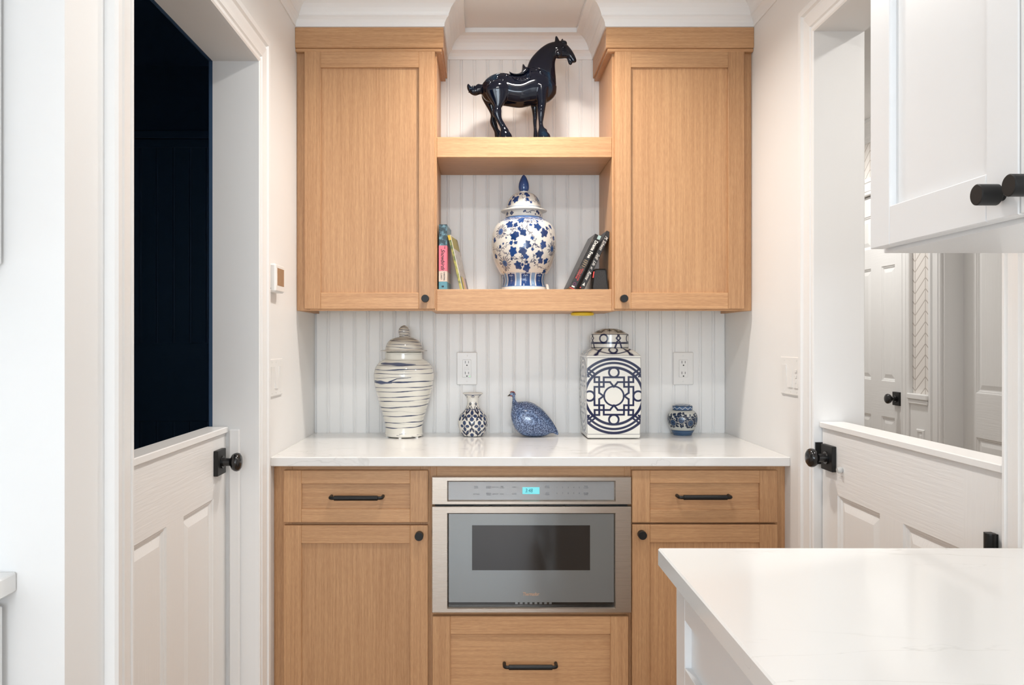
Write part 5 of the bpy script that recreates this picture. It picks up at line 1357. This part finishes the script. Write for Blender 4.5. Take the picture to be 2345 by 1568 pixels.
MB().box(.0005, .004, -.0019, .001, .001, .005, T=TB4).build('red_corner', red, rB)
tA = .0225; hA = 137/F*sy; xA = X(1317.0, sy)
rA, TA, RA, tA = book('thick black book with bold white title leaning on another book', xA, sy, math.radians(25.9), math.radians(2.2), tA, hA, .15, blk2, PG, 'R')
spine_text(rA, TA, RA, tA, 'R', 'Drama Free', hA*.74, .0165, wh, uoff=.0035, bold=.0005, sx=.84)
for q in range(4):
    MB().box(.006, .018, -.0019, .001, hA*.415+q*.0075, hA*.415+q*.0075+.002, T=TA).build('gold_rule', gold, rA)
spine_text(rA, TA, RA, tA, 'R', 'NEDRA GLOVER', hA*.27, .0065, red, uoff=.003, name='author_lettering', bold=.0001); spine_text(rA, TA, RA, tA, 'R', 'TAWWAB', hA*.27, .0080, red, uoff=-.0045, name='author_lettering', bold=.0002)
mm = plain('magenta_mark', (.22,.05,.16), .5)
pts = [RA @ Vector((-tA/2+.0045*math.cos(a), -.0019, .019+.0045*math.sin(a))) for a in np.linspace(0, 6.283, 20)]; mesh_obj('publisher_mark', *tube(pts, .0009, 6), mm, rA)
MB().box(.005, .016, -.0019, .001, .006, .011, T=TA).build('publisher_name', wh, rA)
MB().box(.012, tA+.0003, -.0020, .002, hA-.014, hA+.0003, T=TA).build('teal_corner', plain('pastel_corner', (.40,.55,.52), .4), rA)
MB().box(0, tA, -.0020, .003, -.0001, .0025, T=TA).build('red_foot_band', red, rA)
# little black speaker
def speaker():
    sy = 2.782; w0, w1 = X(1355, sy), X(1394.2, sy); wt0, wt1 = X(1360, sy), X(1389.5, sy); zt = Z(615, sy)
    root = empty('portable_speaker', ((w0+w1)/2, sy+.03, SHZ), 'small black tapered speaker with mesh front and red tag', 'speaker')
    def outline(ins):
        c = [(w0+ins, SHZ+ins), (w1-ins, SHZ+ins), (wt1-ins, zt-ins), (wt0+ins, zt-ins)]; out = []; rr_ = .008
        for i in range(4):
            p = Vector(c[i]); a = (Vector(c[i-1])-p).normalized(); b_ = (Vector(c[(i+1) % 4])-p).normalized()
            for t in np.linspace(0, 1, 6): out.append(p+a*rr_*(1-t)**2+b_*rr_*t**2)
        return out
    def prism(rings, name, mat, par):
        v = []; f = []; n = 24
        for (ins, y) in rings: v += [(p[0], y, p[1]) for p in outline(ins)]
        for i in range(len(rings)-1):
            for k in range(n): f.append([i*n+k, i*n+(k+1) % n, (i+1)*n+(k+1) % n, (i+1)*n+k])
        f.append(list(range(n))); f.append([(len(rings)-1)*n+k for k in range(n)])
        return mesh_obj(name, v, f, mat, par, smooth=True, angle=.6)
    prism([(.004, sy+.004), (.004, sy+.0015), (.0015, sy), (0, sy+.003), (0, sy+.012), (.001, sy+.013)], 'rubber_bezel', plain('black_rubber', (.010,.010,.010), .45), root)
    m, nt, b = newmat('black_mesh'); vo = nt.nodes.new('ShaderNodeTexVoronoi'); vo.inputs['Scale'].default_value = 420
    g = nt.nodes.new('ShaderNodeNewGeometry'); nt.links.new(g.outputs['Position'], vo.inputs['Vector'])
    bp = nt.nodes.new('ShaderNodeBump'); bp.inputs['Strength'].default_value = .6; bp.inputs['Distance'].default_value = .001; nt.links.new(vo.outputs['Distance'], bp.inputs['Height']); nt.links.new(bp.outputs[0], b.inputs['Normal'])
    b.inputs['Base Color'].default_value = (.022,.022,.022,1); b.inputs['Roughness'].default_value = .5
    prism([(.0055, sy+.0025), (.0055, sy+.005)], 'mesh_front', m, root)
    prism([(.001, sy+.0125), (.001, sy+.06), (.004, sy+.064)], 'shell', plain('bronze_shell', (.42,.32,.25), .35, .2), root)
    v = [(wt0-.0022, sy+.006, zt-.010), (wt0-.0055, sy+.006, zt-.032), (wt0-.0055, sy+.012, zt-.032), (wt0-.0022, sy+.012, zt-.010)]
    v = [(p[0]+.0006, p[1]-.0075, p[2]) for p in v]; v += [(p[0]+.004, p[1], p[2]) for p in v]
    mesh_obj('red_tag', v, [[0,1,2,3],[7,6,5,4],[0,4,5,1],[1,5,6,2],[2,6,7,3],[3,7,4,0]], plain('red_tag', (.62,.05,.04), .35), root)
speaker()
